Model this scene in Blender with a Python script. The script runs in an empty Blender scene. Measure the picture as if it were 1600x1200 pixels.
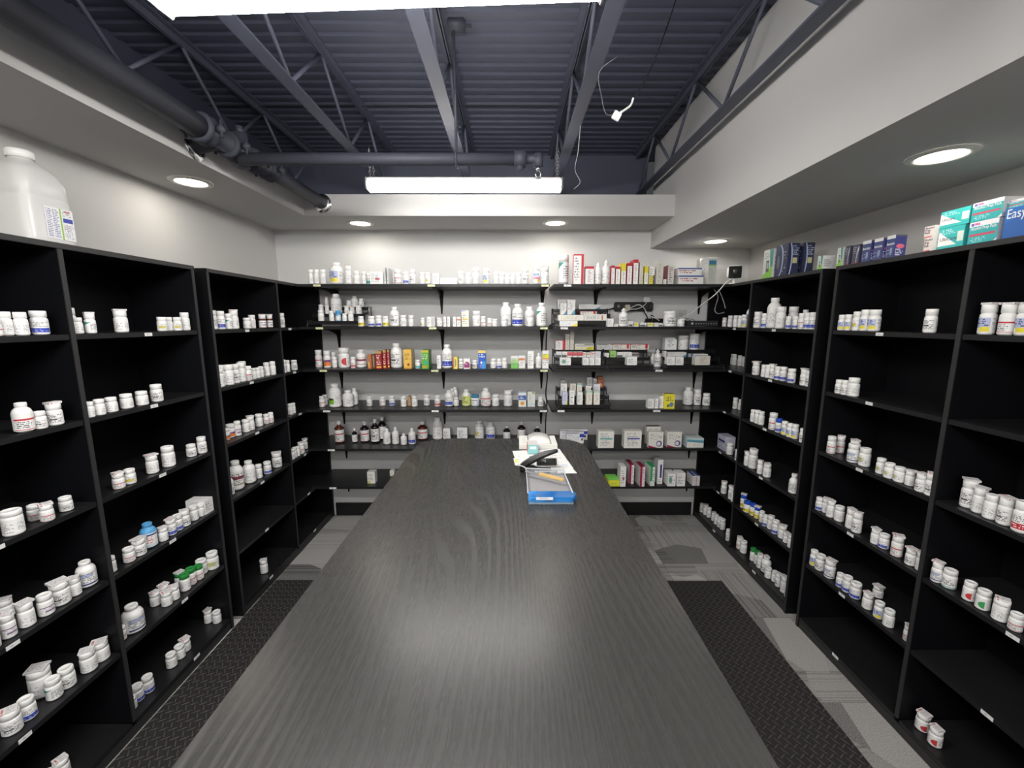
import bpy, bmesh, math, random
from mathutils import Vector, Matrix
random.seed(7)
C = bpy.context.scene.collection
PI = math.pi
# ------------------------------------------------------------------ camera
cam_d = bpy.data.cameras.new('camera'); cam = bpy.data.objects.new('camera', cam_d); C.objects.link(cam)
cam.location = (0, 0, 1.58)
cam_d.sensor_fit = 'HORIZONTAL'; cam_d.sensor_width = 36; cam_d.lens = 36*645/1600
cam_d.clip_start = .02
cam.rotation_euler = (PI/2 - math.atan(99/645), 0, -math.atan(2/645*.988))
bpy.context.scene.camera = cam
# ------------------------------------------------------------------ world, exposure
w = bpy.data.worlds.new('world'); bpy.context.scene.world = w; w.use_nodes = True
w.node_tree.nodes['Background'].inputs[0].default_value = (.8, .85, .9, 1)
w.node_tree.nodes['Background'].inputs[1].default_value = .02
vs = bpy.context.scene.view_settings
vs.view_transform = 'Standard'; vs.look = 'None'; vs.gamma = 1; vs.use_curve_mapping = False
vs.exposure = 1.5
STRIP_E = 28.0       # emission of the four foot linear lights
DOWN_E = 11.5       # emission of the recessed downlights
# ------------------------------------------------------------------ helpers
def link(o, parent=None):
    C.objects.link(o)
    if parent is not None: o.parent = parent
    return o
def tag(o, label, cat, group=None):
    o['label'] = label; o['category'] = cat
    if group: o['group'] = group
    return o
def struct(o):
    o['kind'] = 'structure'; return o
def empty(name, loc, rz=0):
    o = bpy.data.objects.new(name, None); o.empty_display_size = .05
    o.location = loc; o.rotation_euler = (0, 0, rz); C.objects.link(o); return o
def mesh_obj(name, bm, mats, parent=None, smooth=False, loc=None):
    me = bpy.data.meshes.new(name); bm.normal_update(); bm.to_mesh(me); bm.free()
    for m in (mats if isinstance(mats, (list, tuple)) else [mats]): me.materials.append(m)
    if smooth:
        me.shade_smooth()
    o = bpy.data.objects.new(name, me); link(o, parent)
    if loc is not None: o.location = loc
    return o
def box(bm, x0, x1, y0, y1, z0, z1, bevel=0, mi=0, M=None):
    r = bmesh.ops.create_cube(bm, size=1)
    vs_ = r['verts']
    for v in vs_:
        v.co = Vector(((x0+x1)/2+v.co.x*(x1-x0), (y0+y1)/2+v.co.y*(y1-y0), (z0+z1)/2+v.co.z*(z1-z0)))
        if M is not None: v.co = M @ v.co
    fs = set(f for v in vs_ for f in v.link_faces)
    for f in fs: f.material_index = mi
    if bevel > 0:
        es = list(set(e for v in vs_ for e in v.link_edges))
        bmesh.ops.bevel(bm, geom=es, offset=bevel, segments=2, affect='EDGES', clamp_overlap=True)
def nb(): return bmesh.new()
def boxo(name, dims, mat, parent=None, bevel=0):
    bm = nb(); box(bm, *dims, bevel=bevel); return mesh_obj(name, bm, mat, parent)
def tube(bm, pts, r, n=8, caps=True):
    pts = [Vector(p) for p in pts]; rings = []
    up = Vector((0, 0, 1))
    prev = None
    for i, p in enumerate(pts):
        d = (pts[min(i+1, len(pts)-1)]-pts[max(i-1, 0)]).normalized()
        if prev is None:
            a = d.cross(up if abs(d.z) < .9 else Vector((1, 0, 0))).normalized()
        else:
            a = (prev - d*prev.dot(d)).normalized()
        prev = a; b = d.cross(a)
        rr = r[i] if isinstance(r, (list, tuple)) else r
        rings.append([bm.verts.new(p+(a*math.cos(2*PI*k/n)+b*math.sin(2*PI*k/n))*rr) for k in range(n)])
    for q in range(len(rings)-1):
        for k in range(n):
            bm.faces.new((rings[q][k], rings[q][(k+1) % n], rings[q+1][(k+1) % n], rings[q+1][k]))
    if caps:
        bm.faces.new(rings[0][::-1]); bm.faces.new(rings[-1])
def smooth_path(P, n=8):
    P = [Vector(p) for p in P]; out = []
    Q = [P[0]*2-P[1]]+P+[P[-1]*2-P[-2]]
    for i in range(1, len(Q)-2):
        for k in range(n):
            t = k/n; a, b, c, d = Q[i-1:i+3]
            out.append(.5*((2*b)+(c-a)*t+(2*a-5*b+4*c-d)*t*t+(3*b-a-3*c+d)*t**3))
    out.append(P[-1]); return out
def lathe(bm, prof, n=28, mi=0, uv=False, a0=0, a1=2*PI, cx=0, cy=0):
    """profile of (radius, height); closed round the z axis"""
    full = abs(a1-a0-2*PI) < 1e-6
    cols = n if full else n+1
    L = bm.loops.layers.uv.verify() if uv else None
    vs_ = []
    for (r, z) in prof:
        if r < 1e-6: vs_.append([bm.verts.new((cx, cy, z))]*cols); continue
        vs_.append([bm.verts.new((cx+r*math.cos(a0+(a1-a0)*k/n), cy+r*math.sin(a0+(a1-a0)*k/n), z)) for k in range(cols)])
    for j in range(len(prof)-1):
        for k in range(n):
            k2 = (k+1) % cols
            q = []
            for v in (vs_[j][k], vs_[j][k2], vs_[j+1][k2], vs_[j+1][k]):
                if v not in q: q.append(v)
            if len(q) < 3: continue
            f = bm.faces.new(q); f.material_index = mi
            if uv:
                z0, z1 = prof[0][1], prof[-1][1]
                for l in f.loops:
                    c = l.vert.co; an = math.atan2(c.y-cy, c.x-cx)
                    # keep the angle continuous inside the face
                    u = k/n if (l.vert is vs_[j][k] or l.vert is vs_[j+1][k]) else (k+1)/n
                    l[L].uv = (u, (c.z-z0)/(z1-z0))
# ------------------------------------------------------------------ materials
MATS = {}
def new_mat(name):
    m = bpy.data.materials.new(name); m.use_nodes = True
    nt = m.node_tree; return m, nt, nt.nodes['Principled BSDF']
def rgb(c): return (c[0], c[1], c[2], 1)
def plain(name, col, rough=.5, metal=0, spec=.5, alpha=1, trans=0, bump=None, ior=1.45):
    if name in MATS: return MATS[name]
    m, nt, b = new_mat(name)
    b.inputs['Base Color'].default_value = rgb(col); b.inputs['Roughness'].default_value = rough
    b.inputs['Metallic'].default_value = metal; b.inputs['Specular IOR Level'].default_value = spec
    b.inputs['Transmission Weight'].default_value = trans; b.inputs['IOR'].default_value = ior
    if bump:
        tc = nt.nodes.new('ShaderNodeTexCoord'); n = nt.nodes.new('ShaderNodeTexNoise')
        n.inputs['Scale'].default_value = bump[0]; n.inputs['Detail'].default_value = 4
        bp = nt.nodes.new('ShaderNodeBump'); bp.inputs['Strength'].default_value = bump[1]; bp.inputs['Distance'].default_value = bump[2]
        nt.links.new(tc.outputs['Object'], n.inputs['Vector']); nt.links.new(n.outputs['Fac'], bp.inputs['Height'])
        nt.links.new(bp.outputs['Normal'], b.inputs['Normal'])
    MATS[name] = m; return m
def emit(name, col, e):
    if name in MATS: return MATS[name]
    m, nt, b = new_mat(name)
    b.inputs['Base Color'].default_value = rgb((.9, .9, .9)); b.inputs['Emission Color'].default_value = rgb(col)
    b.inputs['Emission Strength'].default_value = e; MATS[name] = m; return m
class NT:
    """small node-graph writer"""
    def __init__(s, nt): s.nt = nt
    def n(s, t, **kw):
        x = s.nt.nodes.new(t)
        for k, v in kw.items(): setattr(x, k, v)
        return x
    def set(s, sock, v):
        if isinstance(v, bpy.types.NodeSocket): s.nt.links.new(v, sock)
        else: sock.default_value = v
    def m(s, op, a, b=None, c=None):
        x = s.n('ShaderNodeMath', operation=op); s.set(x.inputs[0], a)
        if b is not None: s.set(x.inputs[1], b)
        if c is not None: s.set(x.inputs[2], c)
        return x.outputs[0]
    def mix(s, f, a, b):
        x = s.n('ShaderNodeMix', data_type='RGBA'); s.set(x.inputs[0], f)
        s.set(x.inputs[6], a if isinstance(a, bpy.types.NodeSocket) else rgb(a)); s.set(x.inputs[7], b if isinstance(b, bpy.types.NodeSocket) else rgb(b))
        return x.outputs[2]
    def noise(s, vec, scale, detail=2, dim='3D', rough=.5, dist=0):
        x = s.n('ShaderNodeTexNoise', noise_dimensions=dim); s.set(x.inputs['Vector'], vec)
        x.inputs['Scale'].default_value = scale; x.inputs['Detail'].default_value = detail
        x.inputs['Roughness'].default_value = rough; x.inputs['Distortion'].default_value = dist
        return x.outputs['Fac']
    def band(s, x, a, b): return s.m('MULTIPLY', s.m('GREATER_THAN', x, a), s.m('LESS_THAN', x, b))
    def xyz(s, x, y, z=0):
        c = s.n('ShaderNodeCombineXYZ'); s.set(c.inputs[0], x); s.set(c.inputs[1], y); s.set(c.inputs[2], z); return c.outputs[0]
def print_mat(name, base, shapes=(), texts=(), rough=.45):
    """printed card or paper: coloured blocks ('r',u0,u1,v0,v1,col) / discs ('c',u,v,ru,rv,col) / slants ('s',a,b,c,col: a*u+b*v>c)
    and rows of fine illegible print (u0,u1,v0,v1,rows,cells,density,col)"""
    if name in MATS: return MATS[name]
    m, nt, b = new_mat(name); g = NT(nt)
    uv = g.n('ShaderNodeUVMap'); sep = g.n('ShaderNodeSeparateXYZ'); nt.links.new(uv.outputs[0], sep.inputs[0])
    u, v = sep.outputs[0], sep.outputs[1]
    rv = g.n('ShaderNodeNewGeometry')
    col = rgb(base)
    x = g.n('ShaderNodeRGB'); x.outputs[0].default_value = col; col = x.outputs[0]
    for s in shapes:
        if s[0] == 'r': f = g.m('MULTIPLY', g.band(u, s[1], s[2]), g.band(v, s[3], s[4]))
        elif s[0] == 'c':
            du = g.m('DIVIDE', g.m('SUBTRACT', u, s[1]), s[3]); dv = g.m('DIVIDE', g.m('SUBTRACT', v, s[2]), s[4])
            f = g.m('LESS_THAN', g.m('ADD', g.m('MULTIPLY', du, du), g.m('MULTIPLY', dv, dv)), 1)
        elif s[0] == 'h':
            du = g.m('DIVIDE', g.m('SUBTRACT', u, s[1]), s[3]); dv = g.m('DIVIDE', g.m('SUBTRACT', v, s[2]), s[4])
            f = g.m('MULTIPLY', g.m('LESS_THAN', g.m('ADD', g.m('MULTIPLY', du, du), g.m('MULTIPLY', dv, dv)), 1), g.m('LESS_THAN', u, s[1]))
        else: f = g.m('GREATER_THAN', g.m('ADD', g.m('MULTIPLY', u, s[1]), g.m('MULTIPLY', v, s[2])), s[3])
        col = g.mix(f, col, s[-1])
    for (u0, u1, v0, v1, rows, cells, dens, tcol) in texts:
        vv = g.m('MULTIPLY', g.m('DIVIDE', g.m('SUBTRACT', v, v0), v1-v0), rows)
        row = g.m('FLOOR', vv); fr = g.m('FRACT', vv)
        n = g.noise(g.xyz(g.m('MULTIPLY', u, cells), g.m('MULTIPLY', row, 7.31), (hash(name) % 97)*1.0 if False else len(name)*3.7), 1.0, 1)
        f = g.m('MULTIPLY', g.m('MULTIPLY', g.band(u, u0, u1), g.band(v, v0, v1)), g.m('MULTIPLY', g.band(fr, .25, .78), g.m('GREATER_THAN', n, 1-dens)))
        # row lengths vary
        ln = g.noise(g.xyz(g.m('MULTIPLY', row, 3.7), 1.3, len(name)*1.1), 1.0, 0)
        f = g.m('MULTIPLY', f, g.m('LESS_THAN', g.m('DIVIDE', g.m('SUBTRACT', u, u0), u1-u0), g.m('ADD', g.m('MULTIPLY', ln, 1.1), .25)))
        col = g.mix(f, col, tcol)
    nt.links.new(col, b.inputs['Base Color']); b.inputs['Roughness'].default_value = rough
    MATS[name] = m; return m
DK = (.05, .05, .06); GY = (.3, .3, .32)
black_lam = plain('black laminate', (.0042, .0046, .006), .5, spec=.22, bump=(60, .05, .002))
black_lit = plain('black laminate lit front', (.030, .030, .031), .5, spec=.4)  # paler copy of the laminate: room light painted into the bookcase fronts
shelf_lam = plain('black shelf board', (.013, .0135, .015), .35, spec=.45, bump=(60, .05, .002))
white_pl = plain('white plastic', (.88, .88, .87), .35)
cap_pl = plain('white ribbed cap plastic', (.92, .92, .91), .4)
blue_pl = plain('sky blue plastic', (.10, .38, .72), .4)
bluecap_pl = plain('blue cap plastic', (.02, .09, .55), .35)
tealcap_pl = plain('teal cap plastic', (.05, .25, .42), .35)
greencap_pl = plain('green cap plastic', (.03, .28, .06), .4)
amber_pl = plain('brown plastic', (.09, .022, .012), .25)
dark_syrup = plain('dark glass', (.012, .008, .012), .12)
clear_pl = plain('translucent plastic', (.86, .9, .9), .18, trans=.45)
metal_navy = plain('navy painted steel', (.075, .082, .115), .5, bump=(90, .08, .002))
deck_navy = plain('navy painted deck', (.068, .075, .110), .55)
pipe_navy = plain('navy painted pipe', (.042, .045, .062), .6, bump=(90, .08, .002))
drywall = plain('light grey wall paint', (.57, .565, .557), .75, spec=.3, bump=(260, .12, .0008))
wallgrey = plain('grey wall paint', (.64, .645, .642), .5, spec=.4, bump=(260, .12, .0008))
chrome = plain('chrome', (.8, .8, .8), .15, metal=1)
blk_pl = plain('black plastic', (.012, .012, .013), .35)
rack_m = plain('black rack metal', (.01, .01, .011), .3)
white_cable = plain('white cable', (.75, .75, .73), .4)
grey_cable = plain('grey cable', (.28, .28, .28), .4)
paper = plain('white paper', (.85, .85, .84), .7)
TAGS = [('L','s1',1.665,'w'),('L','s1',2.291,'w'),('L','s1',2.735,'w'),('L','s2',1.648,'w'),('L','s2',2.286,'w'),('L','s2',2.749,'w'),('L','s3',1.644,'w'),('L','s3',1.085,'w'),('L','s3',2.292,'w'),('L','s3',2.778,'w'),('L','s4',1.076,'w'),('L','s4',1.650,'w'),('L','s4',2.297,'w'),('L','s4',2.801,'w'),('L','s5',1.061,'w'),('L','s5',1.671,'w'),('L','s5',2.296,'w'),('L','s5',2.811,'w'),('L','s6',1.695,'w'),('L','s6',2.294,'w'),('L','s6',2.855,'w'),('R','s1',2.784,'w'),('R','s1',2.365,'w'),('R','s1',1.683,'w'),('R','s2',2.796,'w'),('R','s2',2.355,'w'),('R','s2',1.688,'w'),('R','s3',2.826,'w'),('R','s3',2.363,'w'),('R','s3',1.693,'w'),('R','s4',2.843,'w'),('R','s4',2.355,'w'),('R','s4',1.695,'w'),('R','s4',1.099,'w'),('R','s5',2.825,'w'),('R','s5',2.352,'w'),('R','s5',1.697,'w'),('R','s5',1.121,'w'),('R','s6',2.839,'w'),('R','s6',2.334,'w'),('R','s6',1.689,'w'),('B','S1',-1.296,'y'),('B','S1',-0.532,'y'),('B','S1',0.231,'y'),('B','S2',-1.299,'y'),('B','S2',-0.531,'y'),('B','S2',0.226,'y'),('B','S3',-1.293,'y'),('B','S3',-0.524,'y'),('B','S3',0.230,'y'),('B','S1',0.381,'w'),('B','S2',0.364,'w'),('B','S3',1.025,'w'),('B','S4',-1.289,'w'),('B','S4',-0.530,'w'),('B','S4',0.229,'w'),('B','S4',0.353,'w'),('B','S4',1.025,'w'),('B','S5',-1.276,'w'),('B','S6',-1.283,'w')]
BOTTLES = {
 ('LF left','s1'): [(-1.479,2.075,1.535,0.0195,0.095,'g'),(-1.479,2.134,1.535,0.0191,0.093,'b'),(-1.477,2.190,1.535,0.0167,0.081,'g'),(-1.481,2.239,1.535,0.0213,0.096,'tL'),(-1.479,2.345,1.535,0.0189,0.060,'t'),(-1.493,2.413,1.535,0.0180,0.077,'tB'),(-1.479,2.491,1.535,0.0193,0.076,'pXL'),(-1.476,2.561,1.535,0.0162,0.077,'pXL')],
 ('LF left','s2'): [(-1.468,2.063,1.247,0.0197,0.096,'t'),(-1.488,2.100,1.247,0.0221,0.108,'t'),(-1.471,2.141,1.247,0.0217,0.106,'t'),(-1.480,2.203,1.247,0.0210,0.102,'k'),(-1.481,2.255,1.247,0.0215,0.105,'t'),(-1.534,2.348,1.247,0.0212,0.103,'tB'),(-1.469,2.297,1.247,0.0169,0.082,'r'),(-1.482,2.362,1.247,0.0150,0.063,'t'),(-1.482,2.400,1.247,0.0150,0.061,'t'),(-1.485,2.441,1.247,0.0150,0.064,'t'),(-1.487,2.503,1.247,0.0169,0.081,'t'),(-1.477,2.550,1.247,0.0171,0.083,'t')],
 ('LF left','s3'): [(-1.506,2.123,0.955,0.0168,0.061,'o'),(-1.516,2.172,0.955,0.0209,0.073,'o'),(-1.500,2.207,0.955,0.0169,0.081,'p'),(-1.503,2.284,0.955,0.0205,0.071,'t'),(-1.502,2.325,0.955,0.0196,0.078,'tL'),(-1.505,2.410,0.955,0.0202,0.074,'t'),(-1.497,2.469,0.955,0.0169,0.060,'r'),(-1.486,2.500,0.955,0.0150,0.064,'r')],
 ('LF left','s4'): [(-1.502,2.096,0.657,0.0229,0.112,'kN'),(-1.518,2.182,0.657,0.0349,0.161,'nN'),(-1.507,2.276,0.657,0.0323,0.129,'tN'),(-1.494,2.344,0.657,0.0183,0.082,'t'),(-1.485,2.416,0.657,0.0214,0.075,'b'),(-1.493,2.535,0.657,0.0275,0.089,'kL')],
 ('LF left','s6'): [(-1.507,2.326,0.058,0.0209,0.080,'tL')],
 ('LF right','s1'): [(-1.484,2.697,1.535,0.0239,0.093,'k')],
 ('LF right','s2'): [(-1.465,2.648,1.247,0.0173,0.085,'g'),(-1.464,2.695,1.247,0.0157,0.077,'t'),(-1.474,2.799,1.247,0.0198,0.068,'k')],
 ('LF right','s3'): [(-1.499,2.694,0.955,0.0153,0.074,'t'),(-1.481,2.720,0.955,0.0153,0.074,'t'),(-1.482,2.758,0.955,0.0150,0.071,'t')],
 ('LF right','s4'): [(-1.470,2.676,0.657,0.0159,0.071,'t'),(-1.473,2.713,0.657,0.0150,0.072,'t'),(-1.470,2.749,0.657,0.0150,0.067,'t'),(-1.471,2.800,0.657,0.0211,0.077,'rL'),(-1.497,2.906,0.657,0.0182,0.072,'tL')],
 ('LN left','s1'): [(-1.475,1.194,1.535,0.0150,0.051,'r'),(-1.492,1.234,1.535,0.0163,0.071,'tB'),(-1.475,1.261,1.535,0.0150,0.070,'t'),(-1.480,1.314,1.535,0.0201,0.075,'b')],
 ('LN left','s2'): [(-1.470,1.218,1.247,0.0220,0.090,'rN'),(-1.463,1.255,1.247,0.0150,0.055,'k'),(-1.467,1.301,1.247,0.0190,0.070,'kL')],
 ('LN left','s3'): [(-1.471,1.147,0.955,0.0226,0.075,'tW'),(-1.508,1.233,0.955,0.0150,0.051,'r'),(-1.464,1.230,0.955,0.0161,0.052,'rL'),(-1.479,1.300,0.955,0.0168,0.048,'k')],
 ('LN left','s4'): [(-1.475,1.050,0.657,0.0184,0.090,'r'),(-1.589,1.179,0.657,0.0189,0.057,'tL'),(-1.481,1.097,0.657,0.0163,0.071,'pL'),(-1.480,1.143,0.657,0.0182,0.074,'tL'),(-1.476,1.192,0.657,0.0186,0.069,'p'),(-1.485,1.243,0.657,0.0240,0.074,'kL'),(-1.482,1.286,0.657,0.0157,0.060,'tL'),(-1.492,1.337,0.657,0.0259,0.092,'jN')],
 ('LN left','s5'): [(-1.494,1.071,0.362,0.0220,0.070,'kL'),(-1.496,1.114,0.362,0.0193,0.069,'b'),(-1.546,1.196,0.362,0.0269,0.094,'tWL'),(-1.492,1.185,0.362,0.0196,0.070,'g'),(-1.493,1.227,0.362,0.0203,0.070,'k'),(-1.487,1.292,0.362,0.0218,0.074,'tL'),(-1.491,1.339,0.362,0.0242,0.067,'tL')],
 ('LN left','s6'): [(-1.534,1.152,0.058,0.0161,0.048,'rL'),(-1.519,1.187,0.058,0.0203,0.060,'rL')],
 ('LN right','s1'): [(-1.553,1.474,1.535,0.0182,0.089,'tB'),(-1.475,1.422,1.535,0.0150,0.055,'t'),(-1.475,1.467,1.535,0.0150,0.068,'gL'),(-1.480,1.589,1.535,0.0203,0.081,'tL'),(-1.477,1.771,1.535,0.0171,0.060,'y'),(-1.495,1.827,1.535,0.0150,0.060,'t'),(-1.470,1.845,1.535,0.0150,0.060,'y'),(-1.478,1.898,1.535,0.0176,0.081,'t')],
 ('LN right','s2'): [(-1.463,1.405,1.247,0.0150,0.055,'t'),(-1.464,1.444,1.247,0.0156,0.057,'t'),(-1.469,1.493,1.247,0.0176,0.055,'t'),(-1.472,1.557,1.247,0.0193,0.056,'t'),(-1.468,1.619,1.247,0.0196,0.056,'t'),(-1.471,1.693,1.247,0.0202,0.072,'k')],
 ('LN right','s3'): [(-1.476,1.484,0.955,0.0181,0.057,'rL'),(-1.476,1.531,0.955,0.0179,0.058,'y'),(-1.486,1.644,0.955,0.0201,0.074,'tL'),(-1.484,1.724,0.955,0.0234,0.089,'t'),(-1.487,1.856,0.955,0.0191,0.057,'k'),(-1.473,1.905,0.955,0.0191,0.079,'k')],
 ('LN right','s4'): [(-1.483,1.415,0.657,0.0153,0.060,'t'),(-1.479,1.484,0.657,0.0181,0.056,'r'),(-1.481,1.530,0.657,0.0223,0.064,'kL'),(-1.492,1.590,0.657,0.0269,0.103,'eUN'),(-1.475,1.638,0.657,0.0166,0.055,'tL'),(-1.480,1.687,0.657,0.0182,0.070,'bL'),(-1.484,1.727,0.657,0.0181,0.071,'b'),(-1.482,1.766,0.657,0.0198,0.071,'kL'),(-1.485,1.822,0.657,0.0187,0.068,'t'),(-1.480,1.859,0.657,0.0150,0.060,'t')],
 ('LN right','s5'): [(-1.504,1.429,0.362,0.0178,0.055,'r'),(-1.499,1.482,0.362,0.0339,0.109,'jN'),(-1.539,1.628,0.362,0.0178,0.058,'tL'),(-1.529,1.664,0.362,0.0188,0.068,'tL'),(-1.490,1.629,0.362,0.0190,0.058,'tL'),(-1.487,1.667,0.362,0.0183,0.060,'tL'),(-1.533,1.758,0.362,0.0198,0.067,'tGL'),(-1.488,1.730,0.362,0.0198,0.080,'tG'),(-1.493,1.772,0.362,0.0203,0.081,'rG'),(-1.487,1.812,0.362,0.0189,0.070,'rG'),(-1.506,1.855,0.362,0.0230,0.072,'z'),(-1.482,1.898,0.362,0.0255,0.086,'z')],
 ('LN right','s6'): [(-1.506,1.427,0.058,0.0198,0.048,'t'),(-1.512,1.467,0.058,0.0198,0.068,'b'),(-1.504,1.507,0.058,0.0193,0.072,'b'),(-1.510,1.633,0.058,0.0195,0.064,'t'),(-1.511,1.681,0.058,0.0199,0.062,'t'),(-1.520,1.723,0.058,0.0212,0.057,'tL'),(-1.544,1.906,0.058,0.0177,0.066,'tL'),(-1.499,1.905,0.058,0.0187,0.062,'t')],
 ('RF left','s1'): [(1.525,2.972,1.535,0.0150,0.066,'r'),(1.526,2.897,1.535,0.0163,0.079,'t'),(1.526,2.827,1.535,0.0161,0.079,'t'),(1.526,2.771,1.535,0.0160,0.078,'t'),(1.525,2.719,1.535,0.0171,0.083,'m'),(1.572,2.728,1.535,0.0297,0.145,'qN')],
 ('RF left','s2'): [(1.705,3.151,1.247,0.0175,0.080,'t'),(1.688,3.101,1.247,0.0175,0.082,'t'),(1.694,3.038,1.247,0.0159,0.078,'t'),(1.706,3.005,1.247,0.0150,0.073,'t')],
 ('RF left','s3'): [(1.609,2.897,0.955,0.0164,0.080,'k'),(1.623,2.855,0.955,0.0155,0.076,'t')],
 ('RF left','s4'): [(1.528,2.773,0.657,0.0215,0.079,'t'),(1.513,2.646,0.657,0.0153,0.074,'k')],
 ('RF left','s5'): [(1.519,2.790,0.362,0.0191,0.083,'gL'),(1.520,2.695,0.362,0.0185,0.090,'gL'),(1.517,2.650,0.362,0.0194,0.095,'tL')],
 ('RF left','s6'): [(1.537,3.125,0.058,0.0170,0.071,'t'),(1.545,3.078,0.058,0.0193,0.081,'tL'),(1.550,3.034,0.058,0.0179,0.079,'t'),(1.560,2.978,0.058,0.0171,0.064,'tL'),(1.553,2.924,0.058,0.0164,0.077,'t'),(1.558,2.882,0.058,0.0173,0.076,'k'),(1.561,2.845,0.058,0.0191,0.081,'k'),(1.521,2.688,0.058,0.0168,0.082,'k')],
 ('RF right','s1'): [(1.532,2.585,1.535,0.0224,0.099,'k'),(1.527,2.507,1.535,0.0181,0.088,'b'),(1.547,2.455,1.535,0.0362,0.176,'tN'),(1.525,2.356,1.535,0.0249,0.122,'t'),(1.525,2.285,1.535,0.0150,0.068,'b'),(1.610,2.378,1.535,0.0252,0.123,'tB'),(1.525,2.228,1.535,0.0150,0.068,'b'),(1.527,2.184,1.535,0.0169,0.083,'r'),(1.606,2.274,1.535,0.0212,0.103,'tBN'),(1.527,2.142,1.535,0.0175,0.085,'b'),(1.528,2.107,1.535,0.0177,0.086,'b'),(1.527,2.071,1.535,0.0176,0.086,'b')],
 ('RF right','s2'): [(1.519,2.535,1.247,0.0212,0.078,'kL'),(1.513,2.445,1.247,0.0150,0.067,'tL'),(1.514,2.405,1.247,0.0155,0.076,'t'),(1.519,2.373,1.247,0.0162,0.079,'kL'),(1.515,2.320,1.247,0.0157,0.076,'b'),(1.522,2.280,1.247,0.0181,0.078,'b'),(1.519,2.208,1.247,0.0197,0.076,'b'),(1.517,2.110,1.247,0.0172,0.084,'kL'),(1.519,2.075,1.247,0.0163,0.080,'k')],
 ('RF right','s3'): [(1.514,2.513,0.955,0.0156,0.076,'t'),(1.515,2.470,0.955,0.0168,0.082,'t'),(1.518,2.436,0.955,0.0172,0.082,'t'),(1.520,2.325,0.955,0.0218,0.098,'r'),(1.516,2.266,0.955,0.0176,0.078,'bC'),(1.514,2.214,0.955,0.0157,0.076,'m'),(1.513,2.170,0.955,0.0154,0.075,'m'),(1.520,2.138,0.955,0.0171,0.078,'m'),(1.513,2.068,0.955,0.0152,0.074,'k')],
 ('RF right','s4'): [(1.521,2.547,0.657,0.0180,0.088,'tL'),(1.530,2.499,0.657,0.0249,0.121,'tL'),(1.517,2.401,0.657,0.0163,0.080,'tL'),(1.529,2.351,0.657,0.0210,0.079,'tL'),(1.525,2.112,0.657,0.0224,0.104,'gLN')],
 ('RF right','s5'): [(1.530,2.560,0.362,0.0186,0.091,'YCL'),(1.520,2.500,0.362,0.0217,0.075,'YC'),(1.531,2.455,0.362,0.0180,0.078,'YC'),(1.536,2.415,0.362,0.0180,0.073,'YCL'),(1.533,2.364,0.362,0.0150,0.071,'y'),(1.526,2.318,0.362,0.0150,0.069,'b'),(1.535,2.280,0.362,0.0176,0.078,'tL'),(1.530,2.228,0.362,0.0193,0.080,'b'),(1.537,2.178,0.362,0.0213,0.071,'tL'),(1.530,2.129,0.362,0.0173,0.054,'tL'),(1.519,2.079,0.362,0.0150,0.068,'tL')],
 ('RF right','s6'): [(1.544,2.584,0.058,0.0202,0.078,'rL'),(1.542,2.535,0.058,0.0202,0.083,'t'),(1.553,2.445,0.058,0.0174,0.085,'tG'),(1.557,2.406,0.058,0.0179,0.087,'tG'),(1.550,2.367,0.058,0.0177,0.086,'kL'),(1.561,2.323,0.058,0.0271,0.099,'kLN'),(1.540,2.266,0.058,0.0179,0.064,'t'),(1.555,2.229,0.058,0.0150,0.066,'t'),(1.548,2.184,0.058,0.0156,0.076,'kL'),(1.547,2.130,0.058,0.0192,0.093,'tL'),(1.541,2.082,0.058,0.0204,0.099,'t')],
 ('RN left','s1'): [(1.525,1.916,1.535,0.0150,0.071,'m'),(1.525,1.879,1.535,0.0150,0.072,'m'),(1.527,1.835,1.535,0.0172,0.084,'y'),(1.529,1.795,1.535,0.0186,0.091,'m'),(1.531,1.753,1.535,0.0214,0.090,'m'),(1.528,1.514,1.535,0.0182,0.086,'k')],
 ('RN left','s2'): [(1.513,1.873,1.247,0.0150,0.064,'k'),(1.513,1.839,1.247,0.0150,0.066,'k'),(1.520,1.802,1.247,0.0215,0.083,'t')],
 ('RN left','s3'): [(1.526,1.892,0.955,0.0176,0.083,'r'),(1.575,1.899,0.955,0.0162,0.079,'rL'),(1.556,1.797,0.955,0.0182,0.089,'bL'),(1.528,1.767,0.955,0.0222,0.084,'j'),(1.535,1.716,0.955,0.0204,0.081,'z'),(1.526,1.626,0.955,0.0156,0.066,'z'),(1.519,1.579,0.955,0.0174,0.062,'z'),(1.522,1.539,0.955,0.0178,0.060,'z'),(1.529,1.502,0.955,0.0150,0.055,'tL'),(1.515,1.445,0.955,0.0170,0.066,'kL'),(1.515,1.410,0.955,0.0163,0.080,'kL')],
 ('RN left','s4'): [(1.520,1.916,0.657,0.0150,0.064,'b'),(1.531,1.887,0.657,0.0150,0.069,'tL'),(1.519,1.842,0.657,0.0162,0.079,'tL'),(1.530,1.803,0.657,0.0190,0.072,'t'),(1.527,1.735,0.657,0.0180,0.088,'tL'),(1.524,1.698,0.657,0.0180,0.088,'kL'),(1.524,1.604,0.657,0.0150,0.063,'tL'),(1.531,1.571,0.657,0.0175,0.060,'b'),(1.530,1.513,0.657,0.0182,0.082,'rL'),(1.527,1.452,0.657,0.0164,0.063,'kL'),(1.530,1.415,0.657,0.0150,0.068,'tL')],
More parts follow.
